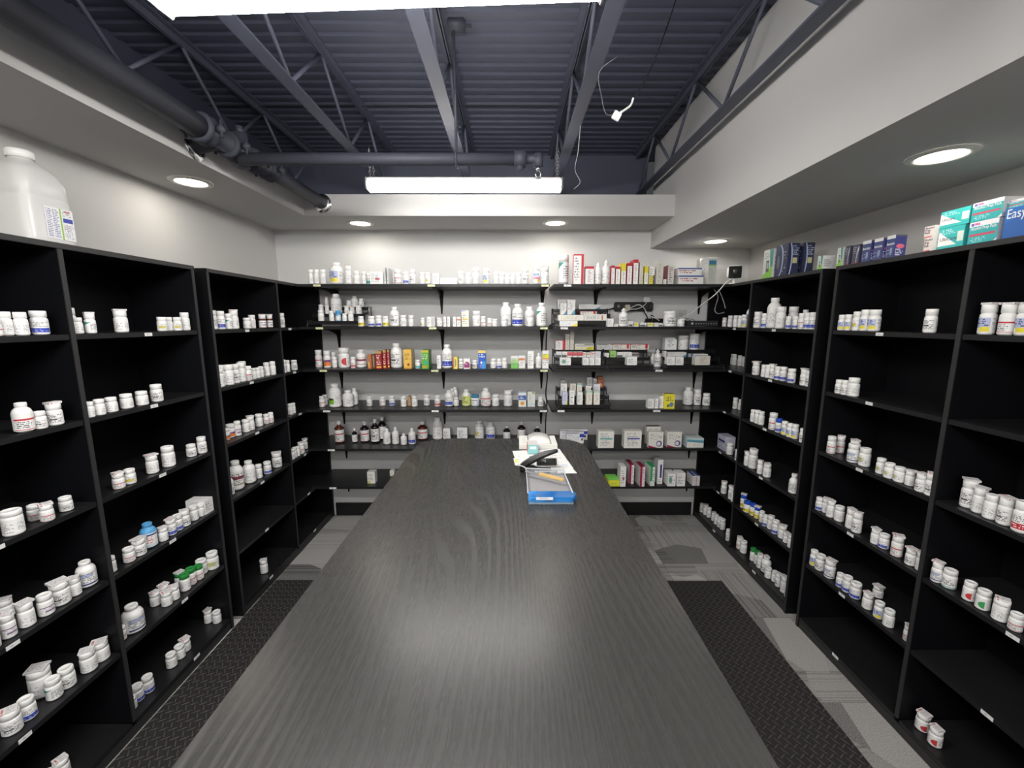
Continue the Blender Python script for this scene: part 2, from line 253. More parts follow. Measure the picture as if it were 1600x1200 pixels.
 ('RN left','s5'): [(1.524,1.914,0.362,0.0166,0.081,'m'),(1.528,1.876,0.362,0.0211,0.079,'k'),(1.529,1.815,0.362,0.0220,0.086,'jL'),(1.524,1.746,0.362,0.0150,0.065,'b'),(1.528,1.710,0.362,0.0183,0.075,'b'),(1.531,1.668,0.362,0.0208,0.072,'b'),(1.526,1.599,0.362,0.0181,0.067,'tL'),(1.637,1.673,0.362,0.0186,0.048,'tL'),(1.524,1.542,0.362,0.0171,0.071,'m'),(1.522,1.495,0.362,0.0177,0.071,'t'),(1.527,1.416,0.362,0.0150,0.062,'rL')],
 ('RN right','s1'): [(1.529,1.334,1.535,0.0194,0.095,'mL'),(1.529,1.279,1.535,0.0192,0.093,'rL'),(1.529,1.236,1.535,0.0188,0.092,'mL')],
 ('RN right','s3'): [(1.547,1.316,0.955,0.0193,0.094,'kL'),(1.539,1.276,0.955,0.0169,0.082,'tL'),(1.529,1.235,0.955,0.0164,0.080,'t'),(1.529,1.196,0.955,0.0172,0.084,'kL'),(1.524,1.149,0.955,0.0198,0.096,'R')],
 ('RN right','s4'): [(1.522,1.350,0.657,0.0150,0.072,'jL'),(1.533,1.317,0.657,0.0187,0.067,'v'),(1.530,1.251,0.657,0.0161,0.065,'h'),(1.527,1.208,0.657,0.0171,0.066,'i'),(1.523,1.157,0.657,0.0177,0.067,'tLW'),(1.521,1.115,0.657,0.0151,0.055,'r')],
 ('RN right','s6'): [(1.550,1.337,0.058,0.0209,0.064,'hL'),(1.539,1.280,0.058,0.0192,0.066,'hL')],
 ('back left','S1'): [(-1.346,2.864,1.823,0.0164,0.096,'t'),(-1.309,2.864,1.823,0.0164,0.096,'t'),(-1.266,2.867,1.823,0.0188,0.096,'t'),(-1.186,2.891,1.823,0.0434,0.144,'mN'),(-1.098,2.870,1.823,0.0219,0.121,'tL'),(-1.041,2.869,1.823,0.0208,0.085,'tL'),(-0.991,2.863,1.823,0.0146,0.082,'t'),(-0.987,2.937,1.823,0.0140,0.082,'cB'),(-0.764,2.871,1.823,0.0230,0.096,'r'),(-0.709,2.867,1.823,0.0187,0.080,'b'),(-0.662,2.868,1.823,0.0199,0.096,'k'),(-0.598,2.864,1.823,0.0158,0.078,'t'),(-0.558,2.866,1.823,0.0178,0.078,'y'),(-0.337,2.866,1.823,0.0184,0.086,'k'),(-0.288,2.867,1.823,0.0185,0.071,'tL'),(-0.236,2.871,1.823,0.0228,0.109,'t'),(-0.166,2.869,1.823,0.0213,0.106,'m'),(-0.099,2.865,1.823,0.0174,0.083,'t'),(-0.060,2.866,1.823,0.0178,0.076,'tL'),(-0.022,2.864,1.823,0.0165,0.070,'t'),(0.014,2.864,1.823,0.0162,0.070,'t'),(0.054,2.865,1.823,0.0167,0.075,'t'),(0.099,2.869,1.823,0.0214,0.105,'k'),(0.174,2.871,1.823,0.0226,0.123,'q'),(0.230,2.876,1.823,0.0284,0.113,'tL')],
 ('back left','S2'): [(-1.319,2.914,1.575,0.0198,0.076,'t'),(-1.346,2.982,1.625,0.0165,0.067,'t'),(-1.336,3.054,1.675,0.0144,0.069,'tLN'),(-1.303,2.980,1.625,0.0140,0.059,'t'),(-1.244,2.911,1.575,0.0165,0.072,'t'),(-1.241,2.991,1.625,0.0368,0.142,'tN'),(-1.200,2.913,1.575,0.0187,0.074,'eU'),(-1.155,2.910,1.575,0.0157,0.054,'t'),(-1.165,2.982,1.625,0.0157,0.059,'t'),(-1.176,3.055,1.675,0.0166,0.048,'t'),(-1.113,2.913,1.575,0.0186,0.071,'t'),(-1.127,2.983,1.625,0.0169,0.048,'tL'),(-1.136,3.064,1.675,0.0232,0.080,'tN'),(-1.081,2.987,1.625,0.0210,0.062,'t'),(-1.027,2.868,1.539,0.0195,0.071,'Y'),(-1.087,3.059,1.675,0.0195,0.059,'tLN'),(-0.956,2.870,1.539,0.0224,0.071,'b'),(-0.906,2.869,1.539,0.0211,0.075,'b'),(-0.859,2.867,1.539,0.0187,0.071,'Y'),(-0.799,2.880,1.539,0.0319,0.133,'kN'),(-0.736,2.869,1.539,0.0214,0.078,'g'),(-0.683,2.866,1.539,0.0183,0.072,'tL'),(-0.603,2.862,1.539,0.0140,0.059,'y'),(-0.489,2.868,1.539,0.0204,0.058,'tL'),(-0.236,2.876,1.539,0.0279,0.106,'t'),(-0.188,2.865,1.539,0.0171,0.070,'r'),(-0.145,2.864,1.539,0.0163,0.057,'r'),(-0.109,2.865,1.539,0.0167,0.053,'t'),(-0.045,2.870,1.539,0.0220,0.056,'t'),(-0.034,2.932,1.539,0.0392,0.167,'tNB'),(0.048,2.885,1.539,0.0371,0.153,'bN'),(0.132,2.940,1.539,0.0368,0.137,'tNB'),(0.133,2.872,1.539,0.0237,0.088,'t'),(0.213,2.883,1.539,0.0354,0.161,'gN')],
 ('back left','S3'): [(-1.376,2.955,1.248,0.0231,0.124,'r'),(-1.305,2.931,1.248,0.0242,0.121,'o'),(-1.292,3.002,1.248,0.0181,0.106,'t'),(-1.255,2.934,1.248,0.0172,0.076,'t'),(-1.190,2.946,1.248,0.0387,0.141,'h'),(-1.111,2.899,1.248,0.0162,0.079,'R'),(-1.067,2.942,1.248,0.0342,0.128,'nN'),(-0.809,2.924,1.248,0.0400,0.174,'kN'),(-0.650,2.877,1.248,0.0176,0.061,'c'),(-0.447,2.895,1.248,0.0350,0.166,'bN'),(-0.348,2.877,1.248,0.0158,0.067,'p'),(-0.250,2.869,1.248,0.0173,0.059,'m'),(-0.124,2.896,1.248,0.0204,0.066,'tL'),(-0.082,2.894,1.248,0.0182,0.068,'b'),(-0.043,2.895,1.248,0.0183,0.068,'tL'),(0.196,2.892,1.248,0.0201,0.110,'tS')],
 ('back left','S4'): [(-1.365,2.939,0.963,0.0204,0.077,'r'),(-1.373,3.002,0.963,0.0182,0.075,'t'),(-1.271,2.941,0.963,0.0418,0.167,'uN'),(-1.178,2.945,0.963,0.0372,0.120,'tN'),(-1.157,3.009,0.963,0.0242,0.122,'tN'),(-1.033,2.968,0.963,0.0202,0.070,'k'),(-0.942,2.978,0.963,0.0214,0.068,'r'),(-0.874,2.987,0.963,0.0217,0.071,'b'),(-0.777,2.941,0.963,0.0209,0.078,'t'),(-0.699,2.948,0.963,0.0217,0.078,'tL'),(-0.619,2.988,0.963,0.0218,0.078,'k'),(-0.533,2.950,0.963,0.0209,0.081,'R'),(-0.450,2.959,0.963,0.0305,0.117,'bN'),(-0.435,3.010,0.963,0.0213,0.119,'tN'),(-0.420,3.060,0.963,0.0226,0.124,'tN'),(-0.399,2.968,0.963,0.0180,0.062,'t'),(-0.325,2.969,0.963,0.0310,0.120,'lN'),(-0.261,2.974,0.963,0.0296,0.083,'eC'),(-0.183,2.967,0.963,0.0362,0.131,'rN'),(-0.111,2.964,0.963,0.0253,0.086,'t'),(-0.020,2.971,0.963,0.0316,0.112,'tL'),(0.217,2.953,0.963,0.0210,0.070,'g')],
 ('back left','S5'): [(-1.279,2.994,0.680,0.0329,0.165,'rX'),(-1.167,2.993,0.680,0.0194,0.105,'tD'),(-1.097,3.013,0.680,0.0315,0.154,'rD'),(-1.012,2.992,0.680,0.0303,0.178,'kD'),(-0.981,3.067,0.680,0.0304,0.179,'tD'),(-0.915,2.956,0.680,0.0265,0.120,'tS'),(-0.851,2.955,0.680,0.0249,0.129,'tS'),(-0.786,2.936,0.680,0.0216,0.088,'tS'),(-0.729,2.956,0.680,0.0256,0.121,'bS'),(-0.678,3.083,0.680,0.0377,0.136,'rX'),(-0.563,3.085,0.680,0.0386,0.173,'tN'),(-0.242,3.082,0.680,0.0351,0.143,'yN'),(-0.155,3.082,0.680,0.0348,0.134,'bN'),(-0.031,3.054,0.680,0.0274,0.112,'tD'),(0.081,3.058,0.680,0.0315,0.141,'tD'),(0.201,3.054,0.680,0.0270,0.112,'tD')],
 ('back right','S1'): [(0.359,2.881,1.823,0.0330,0.194,'gSW2'),(0.591,2.873,1.823,0.0249,0.146,'tS'),(0.645,2.876,1.823,0.0275,0.162,'tS')],
 ('back right','S2'): [(0.777,2.879,1.539,0.0312,0.126,'kS'),(1.103,2.891,1.539,0.0430,0.105,'kW'),(1.172,2.871,1.539,0.0232,0.048,'tWL')],
 ('back right','S3'): [(1.044,3.024,1.248,0.0165,0.097,'tS'),(1.059,2.970,1.248,0.0257,0.130,'kS'),(1.269,3.048,1.368,0.0363,0.104,'tW'),(1.351,3.047,1.368,0.0348,0.117,'bW')],
 ('back right','S4'): [(1.313,3.005,0.963,0.0341,0.131,'tN'),(1.380,2.996,0.963,0.0246,0.115,'k'),(1.438,2.978,0.963,0.0256,0.090,'k')],
}
CARTONS = {
 ('LN right','s4'): [('L',1.896,-1.465,0.657,0.056,0.090,0.070,'wt')],
 ('RF left','s4'): [('R',2.889,1.527,0.657,0.111,0.070,0.104,'ndl')],
 ('RF top','top'): [('R',2.498,1.510,1.826,0.091,0.090,0.164,'gmt'),('B',1.544,2.329,1.826,0.062,0.105,0.171,'gmb'),('B',1.626,2.329,1.826,0.061,0.105,0.173,'gmb'),('R',2.078,1.510,1.826,0.033,0.060,0.065,'gmt')],
 ('RN top','top'): [('R',1.957,1.510,1.826,0.032,0.060,0.083,'gmt'),('R',1.914,1.510,1.826,0.024,0.070,0.084,'dks'),('R',1.869,1.510,1.826,0.035,0.070,0.081,'dks'),('R',1.814,1.510,1.826,0.043,0.045,0.088,'lan'),('R',1.757,1.510,1.826,0.042,0.045,0.087,'lan'),('R',1.701,1.510,1.826,0.038,0.045,0.087,'lan'),('R',1.548,1.510,1.826,0.031,0.100,0.050,'apl'),('R',1.550,1.510,1.876,0.037,0.100,0.040,'apl'),('R',1.486,1.525,1.826,0.085,0.100,0.074,'ucr'),('R',1.483,1.525,1.901,0.096,0.100,0.056,'ucr'),('R',1.379,1.515,1.826,0.084,0.100,0.071,'app'),('R',1.377,1.515,1.898,0.088,0.100,0.059,'app'),('R',1.286,1.505,1.826,0.058,0.100,0.089,'esy'),('R',1.299,1.525,1.915,0.067,0.100,0.026,'app')],
 ('back left','S1'): [('B',-0.901,2.848,1.823,0.088,0.040,0.081,'wr1'),('B',-0.845,2.848,1.823,0.013,0.100,0.109,'gy'),('B',-0.825,2.848,1.823,0.012,0.100,0.105,'gy'),('B',-0.502,2.848,1.823,0.044,0.050,0.070,'wt'),('B',-0.418,2.848,1.823,0.116,0.100,0.039,'wt')],
 ('back left','S2'): [('B',-0.570,2.848,1.539,0.005,0.100,0.067,'gy'),('B',-0.554,2.848,1.539,0.027,0.050,0.067,'wt'),('B',-0.528,2.848,1.539,0.023,0.050,0.067,'gy'),('B',-0.449,2.848,1.539,0.019,0.100,0.067,'wt'),('B',-0.424,2.848,1.539,0.019,0.100,0.067,'wt'),('B',-0.383,2.848,1.539,0.021,0.100,0.067,'wt'),('B',-0.355,2.848,1.539,0.027,0.100,0.067,'wo'),('B',-0.310,2.848,1.539,0.050,0.050,0.110,'cy')],
 ('back left','S3'): [('B',-0.980,2.859,1.248,0.028,0.080,0.098,'oe'),('B',-0.952,2.859,1.248,0.014,0.080,0.103,'st'),('B',-0.917,2.859,1.248,0.041,0.080,0.123,'rd'),('B',-0.884,2.884,1.248,0.022,0.080,0.129,'rd'),('B',-0.863,2.908,1.248,0.016,0.080,0.129,'rd'),('B',-0.717,2.860,1.248,0.055,0.100,0.134,'ye'),('B',-0.594,2.860,1.248,0.049,0.100,0.129,'gr'),('B',-0.501,2.870,1.248,0.027,0.080,0.092,'wt'),('B',-0.385,2.851,1.248,0.032,0.080,0.080,'oy'),('B',-0.304,2.851,1.248,0.045,0.050,0.071,'pu'),('B',-0.199,2.852,1.248,0.052,0.050,0.129,'bu'),('B',0.026,2.886,1.248,0.050,0.050,0.087,'gt'),('B',0.078,2.896,1.248,0.047,0.050,0.088,'wo'),('B',0.139,2.877,1.248,0.042,0.050,0.122,'wt'),('B',0.243,2.877,1.248,0.043,0.050,0.124,'ybd')],
 ('back left','S4'): [('B',-0.744,2.966,0.963,0.024,0.050,0.070,'tn'),('B',0.084,2.931,0.963,0.056,0.050,0.111,'pil'),('B',0.148,2.932,0.963,0.055,0.050,0.109,'gg')],
 ('back left','S5'): [('B',-0.484,3.025,0.680,0.052,0.050,0.096,'wt'),('B',-0.367,3.026,0.680,0.077,0.050,0.103,'wt')],
 ('back left','S6'): [('B',-1.025,2.893,0.396,0.057,0.050,0.089,'wy'),('B',-0.914,3.036,0.396,0.033,0.050,0.045,'wy')],
 ('back right','S1'): [('B',0.455,2.848,1.823,0.068,0.050,0.195,'wrs'),('B',0.530,2.848,1.823,0.058,0.050,0.116,'rt'),('B',0.687,2.848,1.823,0.023,0.100,0.122,'rt'),('B',0.720,2.848,1.823,0.029,0.100,0.114,'rt'),('B',0.758,2.848,1.823,0.031,0.100,0.137,'yt'),('B',0.798,2.848,1.823,0.032,0.100,0.137,'rt'),('B',0.839,2.848,1.823,0.032,0.100,0.160,'rt'),('B',0.877,2.848,1.823,0.023,0.100,0.145,'be'),('B',0.911,2.848,1.823,0.025,0.100,0.118,'yt'),('B',0.949,2.848,1.823,0.035,0.100,0.114,'yl'),('B',0.999,2.848,1.823,0.042,0.050,0.149,'be'),('B',1.039,2.848,1.823,0.019,0.050,0.032,'wt'),('B',1.076,2.848,1.823,0.041,0.090,0.124,'brs'),('B',1.202,2.848,1.880,0.161,0.090,0.049,'bfl'),('B',1.214,2.848,1.823,0.167,0.090,0.057,'bfl'),('B',1.344,2.973,1.823,0.047,0.050,0.182,'be'),('B',1.352,2.848,1.823,0.057,0.120,0.176,'ggh')],
 ('back right','S2'): [('B',0.375,2.977,1.620,0.045,0.050,0.081,'swt'),('B',0.404,3.050,1.660,0.129,0.050,0.071,'gy'),('B',0.395,2.840,1.541,0.120,0.055,0.037,'yc'),('B',0.418,2.903,1.578,0.178,0.060,0.041,'ywt'),('B',0.430,2.977,1.620,0.056,0.050,0.104,'swt'),('B',0.554,2.977,1.620,0.117,0.060,0.026,'rsq'),('B',0.572,3.050,1.660,0.156,0.050,0.035,'sww'),('B',0.588,2.903,1.578,0.157,0.060,0.046,'wrb'),('B',0.682,2.848,1.539,0.040,0.050,0.054,'wt'),('B',0.721,2.848,1.539,0.028,0.050,0.019,'wt'),('B',0.822,2.848,1.539,0.027,0.050,0.037,'bkw'),('B',0.858,2.848,1.539,0.030,0.050,0.027,'yk'),('B',0.907,2.848,1.539,0.038,0.050,0.027,'bkw'),('B',0.957,2.848,1.539,0.036,0.050,0.027,'yk'),('B',0.997,2.848,1.539,0.026,0.050,0.027,'wt'),('B',1.026,2.848,1.539,0.026,0.050,0.024,'bkw')],
 ('back right','S3'): [('B',0.343,2.937,1.320,0.038,0.050,0.040,'bkw'),('B',0.360,3.012,1.368,0.069,0.050,0.070,'wrs'),('B',0.383,2.937,1.320,0.037,0.050,0.040,'bkw'),('B',0.381,2.862,1.272,0.075,0.050,0.051,'tlg'),('B',0.413,3.012,1.368,0.031,0.050,0.118,'be'),('B',0.421,2.937,1.320,0.036,0.050,0.040,'rd2'),('B',0.446,3.012,1.368,0.027,0.050,0.134,'be'),('B',0.459,2.937,1.320,0.035,0.050,0.040,'rd2'),('B',0.497,2.937,1.320,0.035,0.050,0.040,'rd2'),('B',0.536,3.012,1.368,0.140,0.060,0.047,'yrt'),('B',0.528,2.937,1.320,0.023,0.050,0.035,'wo'),('B',0.524,2.862,1.272,0.041,0.050,0.051,'wt'),('B',0.556,2.937,1.320,0.027,0.050,0.034,'wo'),('B',0.566,2.862,1.272,0.036,0.050,0.051,'wt'),('B',0.586,2.937,1.320,0.029,0.050,0.039,'wo'),('B',0.607,2.862,1.272,0.038,0.050,0.053,'wt'),('B',0.622,2.937,1.320,0.038,0.050,0.042,'vs'),('B',0.686,3.012,1.368,0.115,0.040,0.037,'gy'),('B',0.685,2.937,1.320,0.031,0.050,0.031,'wt'),('B',0.730,2.937,1.320,0.041,0.050,0.048,'grn'),('B',0.780,2.937,1.320,0.043,0.050,0.036,'bkw'),('B',0.808,3.012,1.368,0.125,0.040,0.042,'rsq'),('B',0.834,2.937,1.320,0.060,0.050,0.037,'wt'),('B',0.845,2.862,1.272,0.068,0.060,0.059,'wt'),('B',0.891,2.937,1.320,0.048,0.050,0.033,'bks'),('B',0.941,3.012,1.368,0.133,0.040,0.042,'rsq'),('B',1.104,2.940,1.320,0.014,0.050,0.045,'wt'),('B',1.166,3.012,1.368,0.085,0.060,0.089,'ctw'),('B',1.118,2.868,1.272,0.056,0.045,0.057,'wt'),('B',1.187,2.940,1.320,0.134,0.050,0.037,'sww'),('B',1.179,2.868,1.272,0.054,0.050,0.055,'wt'),('B',1.347,2.940,1.320,0.123,0.050,0.024,'bst'),('B',1.339,2.868,1.272,0.106,0.050,0.064,'be')],
 ('back right','S4'): [('B',0.385,3.012,1.088,0.033,0.050,0.058,'gy'),('B',0.384,2.937,1.040,0.046,0.050,0.091,'swt'),('B',0.383,2.862,0.992,0.036,0.050,0.088,'vy'),('B',0.447,3.012,1.088,0.043,0.050,0.033,'tn2'),('B',0.432,2.862,0.992,0.034,0.050,0.101,'sk'),('B',0.449,2.937,1.040,0.042,0.050,0.091,'be'),('B',0.495,2.937,1.040,0.037,0.050,0.091,'tcr'),('B',0.489,2.862,0.992,0.037,0.050,0.088,'wt'),('B',0.561,2.937,1.040,0.038,0.050,0.074,'swt'),('B',0.554,2.862,0.992,0.042,0.050,0.099,'tcr'),('B',0.582,3.012,1.088,0.040,0.050,0.079,'gy'),('B',0.621,3.012,1.088,0.030,0.050,0.070,'gy'),('B',0.607,2.862,0.992,0.043,0.050,0.099,'tcr'),('B',0.622,2.937,1.040,0.046,0.050,0.087,'vs'),('B',0.662,3.012,1.088,0.043,0.050,0.083,'rdo'),('B',0.995,2.869,0.963,0.043,0.050,0.070,'wt'),('B',1.035,2.869,0.963,0.026,0.050,0.070,'wt'),('B',1.072,2.877,0.963,0.026,0.050,0.087,'wt'),('B',1.122,2.859,0.963,0.071,0.040,0.106,'ylk')],
 ('back right','S5'): [('B',0.479,3.050,0.680,0.210,0.030,0.080,'bws'),('B',0.477,2.958,0.680,0.128,0.050,0.085,'bws'),('B',0.679,2.846,0.680,0.112,0.070,0.121,'tlb'),('B',0.869,2.841,0.680,0.123,0.070,0.125,'vib'),('B',1.049,2.940,0.680,0.101,0.040,0.132,'cla'),('B',1.036,2.847,0.680,0.104,0.035,0.116,'clb'),('B',1.173,2.860,0.680,0.104,0.060,0.112,'clb'),('B',1.320,2.850,0.680,0.120,0.090,0.069,'tbs')],
 ('back right','S6'): [('B',0.744,2.833,0.396,0.080,0.120,0.047,'ylg'),('B',0.807,2.827,0.396,0.040,0.090,0.148,'wr1'),('B',0.883,2.879,0.396,0.035,0.120,0.144,'mas'),('B',0.946,2.827,0.396,0.035,0.120,0.148,'mas'),('B',1.023,2.839,0.396,0.033,0.120,0.144,'grs'),('B',1.091,2.879,0.396,0.039,0.090,0.184,'bsp'),('B',1.161,2.834,0.396,0.056,0.090,0.094,'tlg'),('B',1.229,2.834,0.396,0.060,0.080,0.098,'wt'),('B',1.329,2.844,0.396,0.025,0.100,0.074,'nvp'),('B',1.358,2.844,0.396,0.021,0.100,0.074,'nvp')],
}
# ------------------------------------------------------------------ room shell
WL, WR, WB, WF = -1.751, 1.79, 3.2, -4.0
def carpet():
    m, nt, b = new_mat('patterned grey carpet tile'); g = NT(nt)
    tc = g.n('ShaderNodeTexCoord'); sep = g.n('ShaderNodeSeparateXYZ'); nt.links.new(tc.outputs['Object'], sep.inputs[0])
    X, Y = sep.outputs[0], sep.outputs[1]
    S = .5
    ix = g.m('FLOOR', g.m('DIVIDE', X, S)); iy = g.m('FLOOR', g.m('DIVIDE', Y, S))
    fx = g.m('FRACT', g.m('DIVIDE', X, S)); fy = g.m('FRACT', g.m('DIVIDE', Y, S))
    wn = g.n('ShaderNodeTexWhiteNoise', noise_dimensions='2D'); nt.links.new(g.xyz(ix, iy), wn.inputs['Vector'])
    rnd = wn.outputs['Value']
    # big shards cut by straight lines at several angles
    vor = g.n('ShaderNodeTexVoronoi', voronoi_dimensions='2D', feature='F1', distance='EUCLIDEAN')
    vor.inputs['Scale'].default_value = 1.0; vor.inputs['Randomness'].default_value = 1.0
    nt.links.new(g.xyz(g.m('ADD', g.m('MULTIPLY', X, 4.2), g.m('MULTIPLY', Y, .4)), g.m('ADD', g.m('MULTIPLY', Y, 3.4), g.m('MULTIPLY', g.m('MULTIPLY', rnd, 1.0), 7)), 0), vor.inputs['Vector'])
    sc = g.n('ShaderNodeSeparateXYZ'); nt.links.new(vor.outputs['Color'], sc.inputs[0])
    shade = sc.outputs[0]; ang = sc.outputs[1]
    along = g.m('GREATER_THAN', ang, .5)
    coord = g.m('ADD', g.m('MULTIPLY', X, along), g.m('MULTIPLY', Y, g.m('SUBTRACT', 1, along)))
    st = g.noise(g.xyz(g.m('MULTIPLY', coord, 75), sc.outputs[2], 0), 1.0, 2)
    st = g.m('MULTIPLY', g.m('GREATER_THAN', st, .55), g.m('GREATER_THAN', sc.outputs[2], .4))
    speck = g.noise(tc.outputs['Object'], 300, 3, rough=.8)
    val = g.m('ADD', g.m('MULTIPLY', shade, .36), .17)
    val = g.m('ADD', val, g.m('MULTIPLY', st, -.10))
    val = g.m('ADD', val, g.m('MULTIPLY', g.m('SUBTRACT', speck, .5), 1.1))
    edge = g.m('MAXIMUM', g.m('LESS_THAN', fx, .008), g.m('LESS_THAN', fy, .008))
    val = g.m('MULTIPLY', val, g.m('SUBTRACT', 1, g.m('MULTIPLY', edge, .35)))
    val = g.m('MAXIMUM', val, .03)
    cc = g.n('ShaderNodeCombineColor'); nt.links.new(val, cc.inputs[0]); nt.links.new(g.m('MULTIPLY', val, .985), cc.inputs[1]); nt.links.new(g.m('MULTIPLY', val, .95), cc.inputs[2])
    nt.links.new(cc.outputs[0], b.inputs['Base Color']); b.inputs['Roughness'].default_value = .95; b.inputs['Specular IOR Level'].default_value = .1
    bp = g.n('ShaderNodeBump'); bp.inputs['Strength'].default_value = .6; bp.inputs['Distance'].default_value = .004
    nt.links.new(speck, bp.inputs['Height']); nt.links.new(bp.outputs[0], b.inputs['Normal'])
    return m
struct(boxo('floor', (WL-.1, WR+.1, WF-.1, WB+.25, -.05, 0), carpet()))
struct(boxo('wall_left', (WL-.1, WL, WF, WB, 0, 2.37), drywall))
struct(boxo('wall_right', (WR, WR+.1, WF, WB, 0, 2.82), drywall))
struct(boxo('wall_back', (WL-.1, WR+.1, WB, WB+.1, 0, 2.37), wallgrey))
struct(boxo('wall_front', (WL-.1, WR+.1, WF-.1, WF, 0, 2.82), drywall))
# soffits round the open ceiling
def soffit(name, *d): return struct(boxo(name, d, drywall))
soffit('trim_1', WL, -1.312, WF, WB, 2.24, 2.37)                # left soffit
soffit('trim_2', -1.312, 1.045, 2.765, WB, 2.24, 2.37)          # back soffit
soffit('trim_3', 1.045, WR, WF, WB, 2.113, 2.82)                # tall right bulkhead
# dark plenum walls above the soffits
struct(boxo('wall_plenum_left', (WL-.1, WL, WF, WB+.25, 2.37, 2.86), deck_navy))
struct(boxo('wall_plenum_back', (WL, 1.045, 3.36, 3.42, 2.30, 2.86), deck_navy))
bm = nb(); box(bm, WL, 1.045, 3.2, 3.36, 2.30, 2.37); struct(mesh_obj('trim_4', bm, deck_navy))
# corrugated deck: ribs run across the room
bm = nb(); p = .073; y = WF-.1; prof = []
while y < 3.42:
    prof += [(y, 2.82), (y+.034, 2.82), (y+.044, 2.829), (y+.063, 2.829)]; y += p
prof.append((y, 2.82))
a = [bm.verts.new((WL-.1, q[0], q[1])) for q in prof]; b_ = [bm.verts.new((WR+.1, q[0], q[1])) for q in prof]
for i in range(len(prof)-1): bm.faces.new((a[i], a[i+1], b_[i+1], b_[i]))
at = [bm.verts.new((WL-.1, q[0], 2.87)) for q in (prof[0], prof[-1])]; bt = [bm.verts.new((WR+.1, q[0], 2.87)) for q in (prof[0], prof[-1])]
bm.faces.new((at[0], bt[0], bt[1], at[1]))
struct(mesh_obj('ceiling', bm, deck_navy))
bm = nb()
for yy in (1.60, 2.62): box(bm, WL, 1.04, yy, yy+.006, 2.812, 2.822)
struct(mesh_obj('trim_5', bm, plain('deck lap seam', (.015, .016, .022), .6)))
base_m = plain('black vinyl base', (.012, .012, .013), .4)
struct(boxo('baseboard_back', (-1.43, 1.48, 3.188, 3.2, 0, .108), base_m))
# ------------------------------------------------------------------ steel joists under the deck
def joist(x, label, y0=-3.9, y1=3.34, ph=0.0):
    t = empty('steel_joist', (x, y0, 2.505)); L = y1-y0
    tag(t, label, 'joist', 'navy open web joists under the deck')
    bm = nb(); box(bm, -.028, .028, 0, L, 0, .005); box(bm, -.008, -.003, 0, L, .005, .03); box(bm, .003, .008, 0, L, .005, .03)
    mesh_obj('bottom_chord', bm, metal_navy, t)
    bm = nb(); box(bm, -.03, -.003, 0, L, .309, .315); box(bm, .003, .03, 0, L, .309, .315); box(bm, -.008, -.003, 0, L, .28, .309); box(bm, .003, .008, 0, L, .28, .309)
    mesh_obj('top_chord', bm, metal_navy, t)
    y = .06+ph; k = 0; st = .31
    while y+st < L:
        z0, z1 = (.015, .295) if k % 2 == 0 else (.295, .015)
        bm = nb(); tube(bm, [(0, y, z0), (0, y+st, z1)], .0085, 8); mesh_obj('web_bar', bm, metal_navy, t, True)
        y += st; k += 1
    return t
JL = ['navy open web joist farthest left, over the sprinkler pipe', 'navy open web joist second from left, crossing the hanging lights',
      'navy open web joist in the middle with the pipe hanger clamp', 'navy open web joist with the hanging chains at right end of lights',
      'navy open web joist at far right beside the pale bulkhead wall']
for i, (x, l) in enumerate(zip((-1.47, -.875, -.29, .31, .955), JL)): joist(x, l, ph=.07*i)
# bridging bars tying the joists
bm = nb(); box(bm, -1.70, 1.035, 1.34, 1.355, 2.535, 2.55)
box(bm, -1.70, 1.035, 2.98, 2.995, 2.535, 2.55)
# ------------------------------------------------------------------ hanging linear lights
bm.free()
def linear_light(x0, x1, y, z, rz, label, gx, e=1.0):
    t = empty('linear_light', ((x0+x1)/2, y, z), rz); L = (x1-x0)/2
    tag(t, label, 'ceiling light', 'hanging linear lights')
    bm = nb(); pr_ = [(-.044, .048), (-.048, .026), (-.042, .012), (-.025, .002), (0, 0), (.025, .002), (.042, .012), (.048, .026), (.044, .048)]
    va = [bm.verts.new((-L, a, b)) for a, b in pr_]; vb = [bm.verts.new((L, a, b)) for a, b in pr_]
    for i in range(len(pr_)-1): bm.faces.new((va[i], va[i+1], vb[i+1], vb[i]))
    bm.faces.new(va); bm.faces.new(vb[::-1])
    mesh_obj('diffuser', bm, emit('glowing acrylic lens %.2f' % e, (1, .97, .93), STRIP_E*e), t)
    bm = nb(); box(bm, -L, L, -.04, .04, .049, .066, .003); mesh_obj('housing', bm, plain('white light housing', (.5, .5, .5), .4), t)
    for s in (-1, 1):
        bm = nb(); box(bm, min(s*L, s*(L+.012)), max(s*L, s*(L+.012)), -.047, .047, .004, .066, .004); mesh_obj('end_cap', bm, plain('grey end cap', (.25, .25, .26), .4), t)
        for yy in (-.03, .03):
            bm = nb(); z_ = .066; k = 0
            while z_ < 2.50-z-.005:
                ring = [(gx*s*L+ (.006*math.cos(a) if k % 2 else 0), yy+(0 if k % 2 else .006*math.cos(a)), z_+.009+.011*math.sin(a)) for a in [2*PI*q/10 for q in range(11)]]
                tube(bm, ring, .0016, 5, False); z_ += .0165; k += 1
            mesh_obj('hanger_chain', bm, plain('galvanised chain', (.45, .45, .46), .3, metal=.9), t, True)
    return t
linear_light(-.815, .20, 1.055, 2.294, -.05, 'large bright linear light hanging nearest, cut by top of view', .93)
linear_light(-.785, .275, 2.44, 2.290, 0.0, 'smaller bright linear light hanging in front of back soffit', .97, .27)
linear_light(-.80, .30, -.30, 2.294, 0, 'added fill linear light, unseen behind the viewpoint over the counter', .97)  # this and the next two: unseen lamps added to brighten the room
linear_light(-.80, .30, -1.65, 2.294, 0, 'added fill linear light at the middle of the unseen half of the room', .97)
linear_light(-.80, .30, -3.0, 2.294, 0, 'added fill linear light at the unseen near end of the room', .97)
